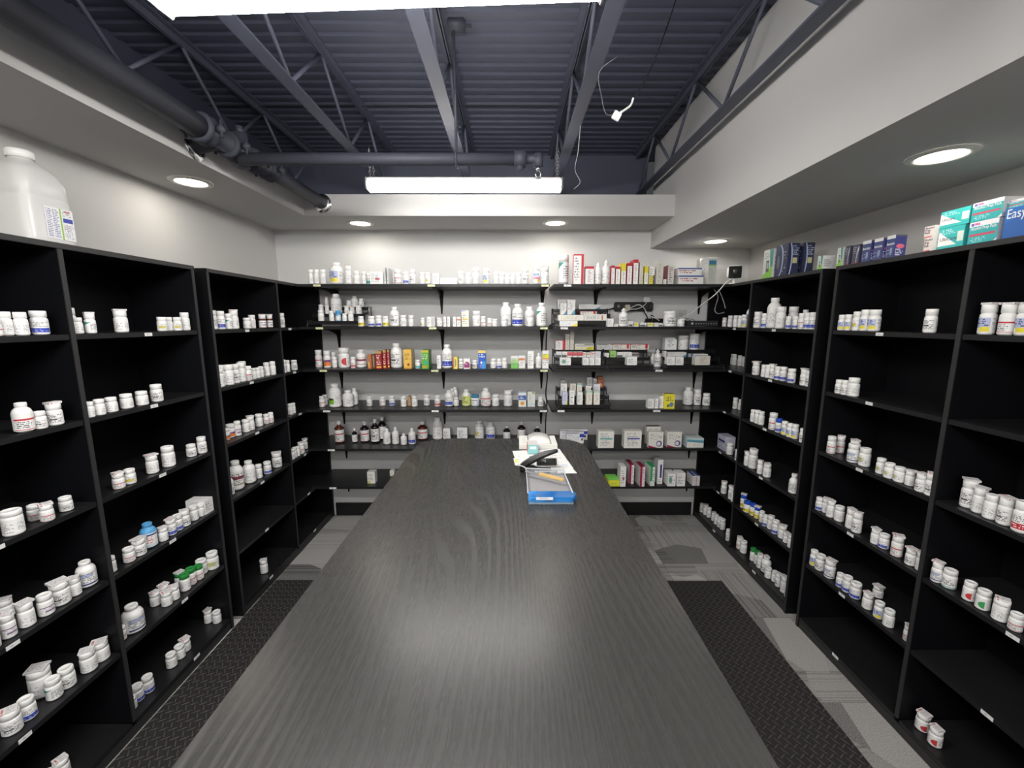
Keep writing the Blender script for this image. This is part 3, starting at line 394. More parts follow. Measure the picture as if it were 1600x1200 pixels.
# recessed downlights
def downlight(x, y, z, label, e=1):
    t = empty('recessed_downlight', (x, y, z-.0005)); tag(t, label, 'downlight', 'round recessed downlights')
    bm = nb(); lathe(bm, [(.062, -.001), (.066, -.006), (.088, -.004), (.09, 0)], 40); mesh_obj('trim_ring', bm, plain('white trim ring', (.75, .74, .7), .4), t, True)
    bm = nb(); lathe(bm, [(0, -.003), (.064, -.002)], 40); mesh_obj('lens', bm, emit('warm downlight lens', (1, .92, .80), DOWN_E), t)
downlight(-1.537, 2.114, 2.24, 'round downlight in the left soffit above the bookcases')
downlight(-1.028, 2.96, 2.24, 'round downlight at left of the back soffit')
downlight(.305, 2.95, 2.24, 'round downlight at right of the back soffit')
downlight(1.388, 2.907, 2.113, 'round downlight in right soffit above the small camera')
downlight(1.405, 1.44, 2.113, 'large round downlight in right soffit above the teal boxes')
downlight(-1.537, .66, 2.24, 'added fill downlight in left soffit just out of view')  # last three downlights are out of view, added as fill
downlight(1.405, .0, 2.113, 'added fill downlight in right soffit behind the viewpoint')
downlight(-1.537, -.79, 2.24, 'added fill downlight in left soffit behind the viewpoint')
# ------------------------------------------------------------------ sprinkler pipes
t = empty('sprinkler_pipe', (-1.195, -1.6, 2.315)); tag(t, 'thick navy sprinkler main running along the left soffit', 'pipe')
bm = nb(); tube(bm, [(0, 0, 0), (0, 3.35, 0)], .042, 20); tube(bm, [(0, 3.35, 0), (0, 4.40, 0)], .036, 20); mesh_obj('pipe', bm, pipe_navy, t, True)
def coupling(y, r, name='coupling'):
    bm = nb(); lathe(bm, [(.03, -.03), (r, -.03), (r+.008, -.02), (r, -.008), (r, .008), (r+.008, .02), (r, .03), (.03, .03)], 20)
    M = Matrix.Translation((0, y, 0)) @ Matrix.Rotation(PI/2, 4, 'X')
    for v in bm.verts: v.co = M @ v.co
    for s in (-1, 1):
        box(bm, s*(r+.018)-.014, s*(r+.018)+.014, y-.014, y+.014, -.012, .012, .003)
        tube(bm, [(s*(r+.02), y, -.03), (s*(r+.02), y, .035)], .006, 6)
    mesh_obj(name, bm, pipe_navy, t, True)
coupling(3.34, .05); coupling(3.50, .047); coupling(3.66, .046); coupling(3.78, .044)
bm = nb()
tube(bm, smooth_path([(0, 3.42, .0), (-.03, 3.44, -.005), (-.135, 3.45, -.02)]), .032, 14); mesh_obj('elbow', bm, pipe_navy, t, True)
bm = nb(); tube(bm, [(0, 3.57, -.06), (0, 3.57, .08)], .03, 14); tube(bm, [(0, 3.57, .08), (0, 3.57, .11)], .014, 8); mesh_obj('valve_body', bm, pipe_navy, t, True)
def escutcheon(M):
    bm = nb(); lathe(bm, [(.036, .012), (.046, .010), (.056, .003), (.058, 0)], 32)
    for v in bm.verts: v.co = M @ v.co
    mesh_obj('escutcheon_ring', bm, chrome, t, True)
escutcheon(Matrix.Translation((0, 4.364, 0)) @ Matrix.Rotation(PI/2, 4, 'X'))
escutcheon(Matrix.Translation((-.116, 3.45, -.018)) @ Matrix.Rotation(PI/2, 4, 'Y'))
t2 = empty('branch_pipe', (-1.15, 1.92+.0, 2.272)); tag(t2, 'straight navy branch pipe crossing from the valves to the middle', 'pipe')
bm = nb(); tube(bm, [(-.02, 0, 0), (1.19, 0, 0)], .026, 18); mesh_obj('pipe', bm, pipe_navy, t2, True)
bm = nb(); tube(bm, [(1.165, 0, 0), (1.215, 0, 0)], .034, 18); tube(bm, [(1.19, 0, 0), (1.19, 0, -.045)], .016, 10); mesh_obj('end_fitting', bm, pipe_navy, t2, True)
bm = nb(); tube(bm, [(1.28, 0, 0), (1.215, 0, 0)], .018, 10); tube(bm, [(1.27, 0, .02), (1.27, 0, -.03)], .022, 10); mesh_obj('sprinkler_tee', bm, pipe_navy, t2, True)
bm = nb(); tube(bm, [(1.27, 0, -.03), (1.27, 0, -.045)], .008, 8)
for s in (-1, 1): tube(bm, [(1.27+s*.006, 0, -.045), (1.27+s*.012, 0, -.06), (1.27+s*.006, 0, -.075)], .002, 6)
lathe(bm, [(0, -.078), (.012, -.078), (.012, -.075), (0, -.075)], 14, cx=1.27); mesh_obj('sprinkler_head', bm, chrome, t2, True)
t3 = empty('pipe_hanger', (-.235, 1.92, 2.272)); tag(t3, 'thin threaded rod hanger between middle joist and branch pipe', 'hanger')
bm = nb(); tube(bm, [(0, 0, .03), (0, -.02, .50)], .006, 8); mesh_obj('rod', bm, pipe_navy, t3, True)
bm = nb(); tube(bm, [(0, .0, .032), (-.0, .03, .02), (0, .036, 0), (0, .025, -.025), (0, 0, -.034), (0, -.025, -.025), (0, -.036, 0), (0, -.03, .02), (0, 0, .032)], .005, 8); mesh_obj('pipe_ring', bm, pipe_navy, t3, True)
bm = nb(); box(bm, -.024, .05, -.045, .0, .485, .525, .006); tube(bm, [(-.022, -.02, .505), (.075, -.02, .505)], .007, 8); mesh_obj('beam_clamp', bm, pipe_navy, t3, True)
# loose low voltage cable with a connector dangling from the deck
t = empty('dangling_cable', (.31, 1.6, 2.5)); tag(t, 'black loose cable with white connector dangling beside right joist', 'cable')
bm = nb(); tube(bm, smooth_path([(.28, .0, .31), (.265, .0, .20), (.22, 0, .05), (.165, 0, -.08), (.125, 0, -.14)]), .0025, 6); mesh_obj('cable', bm, blk_pl, t, True)
bm = nb(); box(bm, -.014, .014, -.006, .006, -.014, .014, .002, M=Matrix.Translation((.068, 0, -.198)) @ Matrix.Rotation(.5, 4, 'Y')); mesh_obj('connector', bm, white_pl, t)
bm = nb(); tube(bm, smooth_path([(.125, 0, -.14), (.115, 0, -.165), (.078, 0, -.19)]), .004, 6); mesh_obj('plug_lead', bm, white_cable, t, True)
bm = nb(); tube(bm, smooth_path([(.06, 0, -.195), (.03, 0, -.19), (.01, -.02, -.15), (-.01, -.06, -.09), (.05, -.06, -.04)]), .0015, 5); mesh_obj('thin_wire', bm, plain('dull wire', (.12, .12, .13), .5), t, True)
t = empty('thin_wire', (.33, 2.3, 2.5)); tag(t, 'thin grey wire hanging by the right chains of far light', 'wire')
bm = nb(); tube(bm, smooth_path([(0, -.2, .02), (.02, 0, -.05), (.015, .06, -.12), (.05, .10, -.17), (.02, .12, -.2)]), .0016, 5); mesh_obj('wire', bm, white_cable, t, True)
# ------------------------------------------------------------------ anti fatigue mats
def mat_tread():
    m, nt, b = new_mat('black diamond plate rubber'); g = NT(nt)
    tc = g.n('ShaderNodeTexCoord'); sep = g.n('ShaderNodeSeparateXYZ'); nt.links.new(tc.outputs['Object'], sep.inputs[0])
    P = .036
    def bars(ox, oy, ang, lu, lw):
        # lozenge every 2P in a lattice
        u = g.m('SUBTRACT', g.m('FRACT', g.m('ADD', g.m('DIVIDE', sep.outputs[0], P), ox)), .5)
        v = g.m('SUBTRACT', g.m('FRACT', g.m('ADD', g.m('DIVIDE', sep.outputs[1], P), oy)), .5)
        ca, sa = math.cos(ang), math.sin(ang)
        a = g.m('ADD', g.m('MULTIPLY', u, ca), g.m('MULTIPLY', v, sa)); c = g.m('SUBTRACT', g.m('MULTIPLY', v, ca), g.m('MULTIPLY', u, sa))
        a = g.m('DIVIDE', a, lu); c = g.m('DIVIDE', c, lw)
        d = g.m('ADD', g.m('MULTIPLY', a, a), g.m('MULTIPLY', c, c))
        return g.m('MAXIMUM', g.m('SUBTRACT', 1, d), 0)
    h = g.m('MAXIMUM', bars(0, 0, .55, .46, .085), bars(.5, .5, -1.02, .46, .085))
    bp = g.n('ShaderNodeBump'); bp.inputs['Strength'].default_value = 1; bp.inputs['Distance'].default_value = .004
    nt.links.new(g.m('POWER', h, .5), bp.inputs['Height']); nt.links.new(bp.outputs[0], b.inputs['Normal'])
    nt.links.new(g.mix(g.m('GREATER_THAN', h, .15), (.026, .025, .024), (.085, .08, .075)), b.inputs['Base Color']); b.inputs['Roughness'].default_value = .5
    return m
tread = mat_tread()
def mat(x0, x1, y0, y1, label, rz=0):
    bm = nb(); box(bm, x0, x1, y0, y1, 0, .012, .004); o = mesh_obj('floor_mat', bm, tread); tag(o, label, 'mat', 'black diamond plate floor mats')
mat(-1.436, -.522, -.9, 2.322, 'black diamond plate mat on the floor left of the counter')
mat(.36, 1.288, -.9, 2.306, 'black diamond plate mat on the floor right of the counter')
# ------------------------------------------------------------------ centre counter
def table_wood():
    m, nt, b = new_mat('black brown wood grain'); g = NT(nt)
    tc = g.n('ShaderNodeTexCoord'); sep = g.n('ShaderNodeSeparateXYZ'); nt.links.new(tc.outputs['Object'], sep.inputs[0])
    X, Y = sep.outputs[0], sep.outputs[1]
    # cathedral figure: contours of a smooth field stretched along the top
    f = g.noise(g.xyz(g.m('MULTIPLY', X, 3.1), g.m('MULTIPLY', g.m('ADD', Y, 7.13), .30), 3.37), 1.0, 0)
    wob = g.noise(g.xyz(g.m('MULTIPLY', X, 22), g.m('MULTIPLY', g.m('ADD', Y, 3.7), 3.1), 1.71), 1.0, 1)
    field = g.m('ADD', g.m('ADD', g.m('MULTIPLY', f, 30), g.m('MULTIPLY', X, 34)), g.m('MULTIPLY', wob, .9))
    ring = g.m('FRACT', field)
    line = g.m('MAXIMUM', g.m('SUBTRACT', 1, g.m('MULTIPLY', g.m('ABSOLUTE', g.m('SUBTRACT', ring, .5)), 4.5)), 0)
    brk = g.noise(g.xyz(g.m('MULTIPLY', X, 300), g.m('MULTIPLY', g.m('ADD', Y, 5.31), 17), .47), 1.0, 2)
    pores = g.noise(g.xyz(g.m('MULTIPLY', X, 430), g.m('MULTIPLY', g.m('ADD', Y, 5.31), 21), 5.41), 1.0, 2, rough=.6)
    amt = g.noise(g.xyz(g.m('MULTIPLY', X, 2.6), g.m('MULTIPLY', g.m('ADD', Y, 2.9), 1.3), 9.63), 1.0, 1)
    amt = g.m('MINIMUM', g.m('MAXIMUM', g.m('MULTIPLY', g.m('SUBTRACT', amt, .40), 5), .12), 1)
    h = g.m('ADD', g.m('MULTIPLY', g.m('MULTIPLY', line, g.m('ADD', brk, .25)), amt), g.m('MULTIPLY', g.m('MAXIMUM', g.m('SUBTRACT', pores, .5), 0), .9))
    col = g.mix(h, (.036, .0357, .034), (.066, .065, .062))
    nt.links.new(col, b.inputs['Base Color'])
    nt.links.new(g.m('ADD', g.m('MULTIPLY', h, .12), .27), b.inputs['Roughness'])
    b.inputs['Specular IOR Level'].default_value = .6
    bp = g.n('ShaderNodeBump'); bp.inputs['Strength'].default_value = .22; bp.inputs['Distance'].default_value = .001
    bp.invert = True
    nt.links.new(h, bp.inputs['Height']); nt.links.new(bp.outputs[0], b.inputs['Normal'])
    return m
twood = table_wood()
t = empty('centre_counter', (-.053, 0, 0)); tag(t, 'long black wood grain counter with rounded far corners between two mats', 'counter')
bm = nb(); x0, x1, y0, y1, r = -.460, .458, -1.0, 2.288, .17
out = [(x0, y0), (x1, y0)]
for k in range(9): a = k*PI/16; out.append((x1-r+r*math.cos(a), y1-r+r*math.sin(a)))
for k in range(9): a = PI/2+k*PI/16; out.append((x0+r+r*math.cos(a), y1-r+r*math.sin(a)))
lo = [bm.verts.new((a, b, .876)) for a, b in out]; hi = [bm.verts.new((a, b, .914)) for a, b in out]
ft = bm.faces.new(hi); bm.faces.new(lo[::-1])
for i in range(len(out)): j = (i+1) % len(out); bm.faces.new((lo[i], lo[j], hi[j], hi[i]))
bmesh.ops.bevel(bm, geom=list(ft.edges), offset=.003, segments=2, affect='EDGES')
mesh_obj('worktop', bm, twood, t)
bm = nb(); box(bm, -.34, .34, -.95, 2.02, .0, .876, .003); mesh_obj('base_cabinet', bm, black_lam, t)
# ------------------------------------------------------------------ bookcases
ZL = dict(s1=1.535, s2=1.247, s3=.955, s4=.657, s5=.362, s6=.058)
TOPZ = 1.826; TK = .018
tagw = print_mat('white shelf tag', (.8, .8, .8), (), ((.3, .7, .3, .7, 1, 30, .6, GY),))
tagy = print_mat('yellow shelf tag', (.72, .76, .42), (), ((.2, .8, .3, .7, 1, 30, .6, GY),))
def box_uv(bm, w, d, h, front_only=False, cx=0, y0=0, z0=0):
    """carton: front face on -y (slot 0), sides (slot 1), top and bottom (slot 2); uv 0..1 on each face"""
    L = bm.loops.layers.uv.verify()
    X0, X1, Y0, Y1, Z0, Z1 = cx-w/2, cx+w/2, y0, y0+d, z0, z0+h
    P = lambda *a: bm.verts.new(a)
    v = [P(X0, Y0, Z0), P(X1, Y0, Z0), P(X1, Y1, Z0), P(X0, Y1, Z0), P(X0, Y0, Z1), P(X1, Y0, Z1), P(X1, Y1, Z1), P(X0, Y1, Z1)]
    for idx, mi in (((0, 1, 5, 4), 0), ((1, 2, 6, 5), 1), ((2, 3, 7, 6), 0), ((3, 0, 4, 7), 1), ((4, 5, 6, 7), 2), ((3, 2, 1, 0), 2)):
        f = bm.faces.new([v[i] for i in idx]); f.material_index = mi
        for l, uv in zip(f.loops, ((0, 0), (1, 0), (1, 1), (0, 1))): l[L].uv = uv
def bookcase(side, y0, y1, yd, label, tags):
    """front on x=-1.445 (left) or 1.495 (right); local x runs from the wall to the front"""
    if side == 'L': t = empty('bookcase', (WL+.004, y0, 0)); D = -1.445-WL-.004; sg = 1
    else: t = empty('bookcase', (WR-.004, y0, 0)); D = WR-.004-1.495; sg = -1
    tag(t, label, 'bookcase', 'black bookcases along the side walls')
    def bx(bm, a, b, *r):
        a, b = sorted((sg*a, sg*b)); box(bm, a, b, *r)
    W = y1-y0; e = .0008
    def panel(name, a, b, yy0, yy1, z0, z1, par=t):
        bm = nb(); bx(bm, a, b, yy0, yy1, z0, z1, .0012); bm.normal_update()
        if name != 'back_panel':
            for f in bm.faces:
                if f.normal.x*sg > .7: f.material_index = 1  # room-facing faces take the colour with light painted in
        return mesh_obj(name, bm, [black_lam, black_lit], par)
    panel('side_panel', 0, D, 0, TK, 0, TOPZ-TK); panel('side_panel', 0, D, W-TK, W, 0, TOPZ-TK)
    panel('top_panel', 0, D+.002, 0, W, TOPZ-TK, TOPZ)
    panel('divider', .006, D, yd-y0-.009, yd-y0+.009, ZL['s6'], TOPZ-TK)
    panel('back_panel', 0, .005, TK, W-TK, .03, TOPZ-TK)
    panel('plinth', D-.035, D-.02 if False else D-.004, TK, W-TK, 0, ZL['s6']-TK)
    for lv, z in ZL.items():
        for a, b in ((TK, yd-y0-.009), (yd-y0+.009, W-TK)):
            bm = nb(); bx(bm, .005, D-.003, a+e, b-e, z-TK, z, .0012); s = mesh_obj('shelf', bm, shelf_lam, t)
            for (sd, l2, pos, c) in tags:
                if sd == side and l2 == lv and y0+a < pos < y0+b:
                    wq = .034; bm = nb()
                    box_uv(bm, wq, .0012, .013)
                    M = Matrix.Translation((sg*(D-.0025+.0006), pos-y0, z-.016)) @ Matrix.Rotation(sg*PI/2, 4, 'Z')
                    for v in bm.verts: v.co = M @ v.co
                    mesh_obj('shelf_tag', bm, [tagw, tagw, tagw], s)
    return t
bookcase('L', .81, 1.945, 1.377, 'black bookcase at left nearest the viewer, big jug on top', TAGS)
bookcase('L', 2.02, 3.188, 2.617, 'black bookcase at left against the back wall, nothing on top', TAGS)
bookcase('R', .82, 1.950, 1.383, 'black bookcase at right nearest the viewer, teal boxes on top', TAGS)
bookcase('R', 2.03, 3.188, 2.620, 'black bookcase at right against the back wall, dark glucose boxes on top', TAGS)
# ------------------------------------------------------------------ wall shelves on the back wall
ZBK = dict(S1=1.823, S2=1.539, S3=1.248, S4=.963, S5=.680, S6=.396)
FY = 2.833
ORD = ['first', 'second', 'third', 'fourth', 'fifth', 'sixth', 'seventh', 'eighth', 'ninth', 'tenth', 'eleventh', 'twelfth', 'thirteenth', 'fourteenth', 'fifteenth', 'sixteenth', 'seventeenth', 'eighteenth', 'nineteenth', 'twentieth', 'twentyfirst', 'twentysecond', 'twentythird', 'twentyfourth', 'twentyfifth', 'twentysixth', 'twentyseventh', 'twentyeighth', 'twentyninth', 'thirtieth', 'thirtyfirst', 'thirtysecond', 'thirtythird', 'thirtyfourth', 'thirtyfifth', 'thirtysixth', 'thirtyseventh', 'thirtyeighth', 'thirtyninth']
TIER = ['topmost', 'second', 'third', 'fourth', 'fifth', 'lowest']
def wall_shelf(x0, x1, lv, z, bx_, label):
    t = empty('wall_shelf', (x0, WB, z)); tag(t, label, 'shelf', 'black bracketed shelves on the back wall')
    bm = nb(); box(bm, 0, x1-x0, FY-WB, -.001, -TK, -.0005, .0012); bd = mesh_obj('board', bm, shelf_lam, t)
    for xb in bx_:
        bm = nb(); x = xb-x0
        n = 8; pts = []
        for k in range(n+1):
            q = k/n; pts.append((x, -.006-.018*(1-q)**2, -TK-.001-.175*q, .017-.012*q))
        for k in range(n):
            a, b = pts[k], pts[k+1]
            box_v = []
            for (xx, yy, zz, hw) in (a, b):
                box_v.append([bm.verts.new((xx-hw, -.0015, zz)), bm.verts.new((xx+hw, -.0015, zz)), bm.verts.new((xx+hw, yy, zz)), bm.verts.new((xx-hw, yy, zz))])
            for i in range(4):
                j = (i+1) % 4; bm.faces.new((box_v[0][i], box_v[0][j], box_v[1][j], box_v[1][i]))
            if k == 0: bm.faces.new(box_v[0][::-1])
            if k == n-1: bm.faces.new(box_v[1])
        # horizontal arm and curved gusset
        box(bm, x-.014, x+.014, -.30, -.001, -TK-.006, -TK-.001)
        pg = [(-.02-.26*k/10, -TK-.006-.05*(1-k/10)**2.2) for k in range(11)]+[(-.28, -TK-.004), (-.02, -TK-.004)]
        pa = [bm.verts.new((x-.004, q[0], q[1])) for q in pg]; pb = [bm.verts.new((x+.004, q[0], q[1])) for q in pg]
        bm.faces.new(pa); bm.faces.new(pb[::-1])
        for k in range(len(pg)): k2 = (k+1) % len(pg); bm.faces.new((pa[k], pb[k], pb[k2], pa[k2]))
        mesh_obj('bracket', bm, black_lam, t)
    for (sd, l2, pos, c) in TAGS:
        if sd == 'B' and l2 == lv and x0 < pos < x1:
            bm = nb(); box_uv(bm, .05, .0012, .013, y0=FY-WB-.0012, cx=pos-x0, z0=-.017)
            mm = tagy if c == 'y' else tagw; mesh_obj('shelf_tag', bm, [mm, mm, mm], bd)
for i, (lv, z) in enumerate(ZBK.items()):
    wall_shelf(-1.437, .262, lv, z, (-1.32, -.525, .240), '%s black wall shelf on the left half of the back wall' % TIER[i])
    wall_shelf(.287, 1.487, lv, z, (.645, 1.435), '%s black wall shelf on the right half of the back wall' % TIER[i])
# ------------------------------------------------------------------ bottles
W_ = (.86, .86, .85); BLK = (.08, .08, .09); TX = (.26, .26, .29); RED = (.55, .03, .05); BLU = (.03, .06, .45); YEL = (.80, .68, .05)
GRN = (.05, .33, .10); TEAL = (.05, .42, .42); PUR = (.20, .07, .25); ORG = (.75, .22, .04); LAV = (.45, .50, .72); MAR = (.25, .02, .05); NAV = (.03, .04, .18)
T1 = ((.12, .88, .12, .9, 8, 50, .48, TX),)
LAB = {
 't': ('grey-print', W_, (), ((.10, .46, .12, .88, 9, 70, .5, TX), (.52, .9, .2, .75, 7, 70, .48, TX))),
 'k': ('black-print', W_, (('r', .34, .52, .40, .50, BLK),), ((.30, .66, .15, .9, 7, 44, .52, BLK), (.72, .95, .2, .8, 8, 70, .48, TX))),
 'r': ('red-line', W_, (('r', .25, .72, .60, .70, RED), ('r', .25, .95, .05, .09, RED)), ((.28, .66, .14, .56, 4, 44, .52, BLK), (.74, .95, .2, .8, 7, 50, .5, TX))),
 'R': ('red-block', W_, (('r', .2, .8, .10, .45, RED),), ((.28, .7, .5, .9, 4, 44, .52, BLK), (.26, .7, .15, .4, 2, 24, .5, W_))),
 'b': ('blue-block', W_, (('r', .22, .74, .08, .42, BLU),), ((.26, .7, .5, .92, 4, 48, .48, TX), (.28, .68, .14, .36, 2, 20, .5, LAV))),
 'y': ('yellow-spot', W_, (('r', .25, .5, .3, .62, YEL),), ((.3, .7, .12, .9, 7, 30, .5, TX), (.74, .95, .2, .8, 7, 50, .5, TX))),
 'Y': ('yellow-block', W_, (('r', .1, .9, .08, .60, YEL),), ((.24, .76, .2, .5, 2, 18, .6, BLK),)),
 'g': ('green-corner', W_, (('s', -1.2, 1, .45, (.05, .32, .25)), ('r', .0, .16, 0, 1, W_), ('r', .5, 1, 0, 1, W_)), ((.42, .9, .15, .85, 6, 26, .55, TX),)),
 'c': ('teal-block', W_, (('r', .2, .8, .1, .5, TEAL),), ((.26, .7, .5, .9, 4, 48, .48, TX),)),
 'm': ('lavender-and-yellow', W_, (('r', .25, .62, .3, .92, LAV), ('r', .40, .62, .06, .36, YEL)), ((.28, .6, .4, .88, 4, 22, .5, NAV), (.66, .95, .1, .9, 8, 40, .5, TX))),
 'q': ('multicolour', W_, (('r', .25, .75, .35, .62, (.6, .15, .3)), ('r', .5, .75, .1, .36, (.85, .5, .05)), ('r', .25, .6, .7, .9, (.15, .3, .65))), ((.28, .7, .4, .88, 4, 22, .5, W_),)),
 'p': ('purple-line', W_, (('r', .3, .78, .68, .76, PUR), ('r', .42, .68, .28, .42, PUR)), ((.3, .75, .14, .66, 5, 48, .48, TX),)),
 'o': ('orange-block', W_, (('r', .2, .8, .08, .50, ORG), ('r', .2, .8, .5, .75, PUR)), ((.26, .72, .56, .9, 3, 22, .5, W_),)),
 'h': ('red-half-disc', W_, (('h', .62, .45, .16, .34, (.6, .05, .05)),), ((.2, .45, .12, .9, 7, 30, .5, TX), (.66, .95, .2, .8, 7, 50, .5, TX))),
 'i': ('green-half-disc', W_, (('h', .62, .45, .16, .34, GRN),), ((.2, .45, .12, .9, 7, 30, .5, TX),)),
 'j': ('navy-line', W_, (('r', .3, .75, .10, .20, NAV), ('r', .32, .6, .62, .88, LAV)), ((.3, .72, .24, .9, 6, 26, .55, TX),)),
 'v': ('teal-line', W_, (('r', .3, .95, .04, .12, TEAL),), ((.3, .72, .24, .9, 5, 22, .55, BLK),)),
 'n': ('maroon-block', W_, (('r', .2, .8, .55, .72, MAR), ('r', .25, .75, .2, .28, (.3, .25, .15))), ((.26, .74, .3, .9, 6, 44, .52, BLK),)),
 'z': ('olive-patch', W_, (('r', .24, .5, .35, .8, (.60, .60, .22)),), ((.3, .72, .22, .8, 6, 26, .5, GY),)),
 'u': ('green-square', W_, (('r', .30, .55, .14, .52, (.22, .52, .05)), ('c', .42, .50, .12, .08, (.03, .05, .03))), ((.58, .9, .1, .8, 9, 50, .5, TX),)),
 'l': ('lime', (.70, .78, .22), (('r', .0, .14, 0, 1, W_), ('r', .86, 1, 0, 1, W_)), ((.28, .72, .2, .9, 5, 30, .55, BLK),)),
 'e': ('silver', (.62, .72, .80), (('r', .3, .62, .2, .8, W_), ('r', .3, .62, .8, .9, NAV)), ((.34, .6, .25, .75, 5, 24, .5, RED),)),
}
def lab_mat(c): L = LAB[c]; return print_mat('paper label '+L[0], L[1], L[2], L[3])
BIG = {'h': 1}
leaf_mats = [print_mat('folded leaflet', (.78, .77, .77), (), ((.08, .92, .1, .9, 6, 30, .5, GY),), .7),
             print_mat('folded leaflet red printed', (.80, .78, .78), (('r', .1, .24, .1, .7, (.62, .22, .22)),), ((.36, .92, .1, .9, 6, 30, .5, GY),), .7)]
def grp(place): return place
PLACE = {'LN left': 'near-left bookcase left bay', 'LN right': 'near-left bookcase right bay', 'LF left': 'far-left bookcase left bay', 'LF right': 'far-left bookcase right bay',
         'RF left': 'far-right bookcase left bay', 'RF right': 'far-right bookcase right bay', 'RN left': 'near-right bookcase left bay', 'RN right': 'near-right bookcase right bay',
         'back left': 'left back wall', 'back right': 'right back wall', 'RF top': 'top of far-right bookcase', 'RN top': 'top of near-right bookcase'}
def bottle(x, y, z, r, h, code, label, group, face):
    """face: direction (radians) the label looks at"""
    c, fl = code[0], code[1:]
    tub = 'W' in fl; neck = any(q in fl for q in 'SXD'); jar = 'N' in fl
    name = 'syrup_bottle' if ('X' in fl or 'D' in fl) and neck else 'dropper_bottle' if 'S' in fl else 'pill_tub' if tub else 'large_pill_bottle' if jar else 'pill_bottle'
    if 'X' in fl and h < .1: neck, name = False, 'amber_pill_bottle'
    t = empty(name, (x, y, z+.0004), face+PI/2+random.uniform(-.25, .25))
    tag(t, label, 'bottle', group)
    bodym = amber_pl if 'X' in fl else dark_syrup if 'D' in fl else blue_pl if 'U' in fl else white_pl
    capm = blue_pl if 'U' in fl else bluecap_pl if ('C' in fl and c == 'Y') else tealcap_pl if 'C' in fl and c == 'e' else bluecap_pl if 'C' in fl else greencap_pl if 'G' in fl else cap_pl
    if c == 'g' and '2' in fl: bodym = clear_pl
    e = min(.004, r*.2)
    if tub: cr, zc, zs = r*1.0, h*.78, h*.76; prof = [(0, 0), (r-e, 0), (r, e), (r, zs-.002), (r*.95, zs), (r*.9, zs+.004), (r*.9, h*.9)]
    elif jar: cr, zc, zs = r*.60, h*.86, h*.70; prof = [(0, 0), (r-e*2, 0), (r, e*2), (r, zs-r*.15), (r*.965, zs), (r*.85, zs+h*.07), (r*.66, zs+h*.12), (r*.54, zs+h*.145), (r*.52, h*.95)]
    elif neck: cr, zc, zs = r*.46, h*.84, h*.64; prof = [(0, 0), (r-e, 0), (r, e), (r, zs), (r*.92, zs+h*.05), (r*.6, zs+h*.11), (r*.42, zs+h*.15), (r*.4, h*.93)]
    else: cr, zc, zs = r*.94, h*.73, h*.67; prof = [(0, 0), (r-e, 0), (r, e), (r, zs-.002), (r*.96, zs+.001), (r*.85, zs+h*.02), (r*.82, h*.9)]
    bm = nb(); lathe(bm, prof, 26); mesh_obj('body', bm, bodym, t, True)
    bm = nb()
    if 'S' in fl and '2' in fl: lathe(bm, [(0, zc), (cr, zc), (cr, h-.003), (cr*.9, h), (0, h)], 22)
    elif 'S' in fl: lathe(bm, [(0, zc), (cr*1.15, zc), (cr*1.15, zc+h*.05), (cr*.7, zc+h*.07), (cr*.35, h-.002), (0, h)], 18)
    else: lathe(bm, [(cr*.9, zc), (cr, zc+.001), (cr, h-.002), (cr*.94, h), (cr*.70, h), (cr*.66, h-.0012), (0, h-.0012)], 26)
    mesh_obj('cap', bm, capm, t, True)
    z0, z1 = h*.07, zs-(r*.2 if jar else .006)
    rr = r+.0004; L = 2.7
    bm = nb(); lathe(bm, [(rr, z0), (rr, z1)], 22, uv=True, a0=-PI/2-L, a1=-PI/2+L)
    mesh_obj('paper_label', bm, lab_mat(c), t, True)
    if 'L' in fl:
        s = cr*random.uniform(.95, 1.15)
        bm = nb(); box_uv(bm, s*1.8, s*1.45, .0065, y0=-s*.72)
        M = Matrix.Translation((0, 0, h-.0005)) @ Matrix.Rotation(random.uniform(-.6, .6), 4, 'Z') @ Matrix.Rotation(random.uniform(-.03, .06), 4, 'X')
        for v in bm.verts: v.co = M @ v.co
        mm = leaf_mats[random.random() < .6]
        lo = mesh_obj('folded_leaflet', bm, [mm, mm, mm], t); lo.location.z = s*.03
    return t
def ordinal(i, n, noun):
    return 'only '+noun if n == 1 else 'leftmost '+noun if i == 0 else 'rightmost '+noun if i == n-1 else '%s %s from left' % (ORD[i], noun)
def steps(rows, zi, lv):
    """which step of a rack (or the shelf itself) each item of a row stands on"""
    if lv not in ('S2', 'S3', 'S4'): return ['']*len(rows)
    out_ = []
    for r_ in rows:
        off = r_[zi]-ZBK[lv]
        out_.append('' if off < .012 else 'bottom rack step, ' if off < .05 else 'middle rack step, ' if off < .095 else 'top rack step, ')
    return out_
def size_word(h): return 'tiny' if h < .062 else 'small' if h < .082 else 'medium' if h < .105 else 'tall' if h < .14 else 'large'
def body_word(c, fl):
    if 'X' in fl: return 'brown'
    if 'D' in fl: return 'dark'
    if 'U' in fl: return 'blue'
    if '2' in fl: return 'clear'
    return 'white'
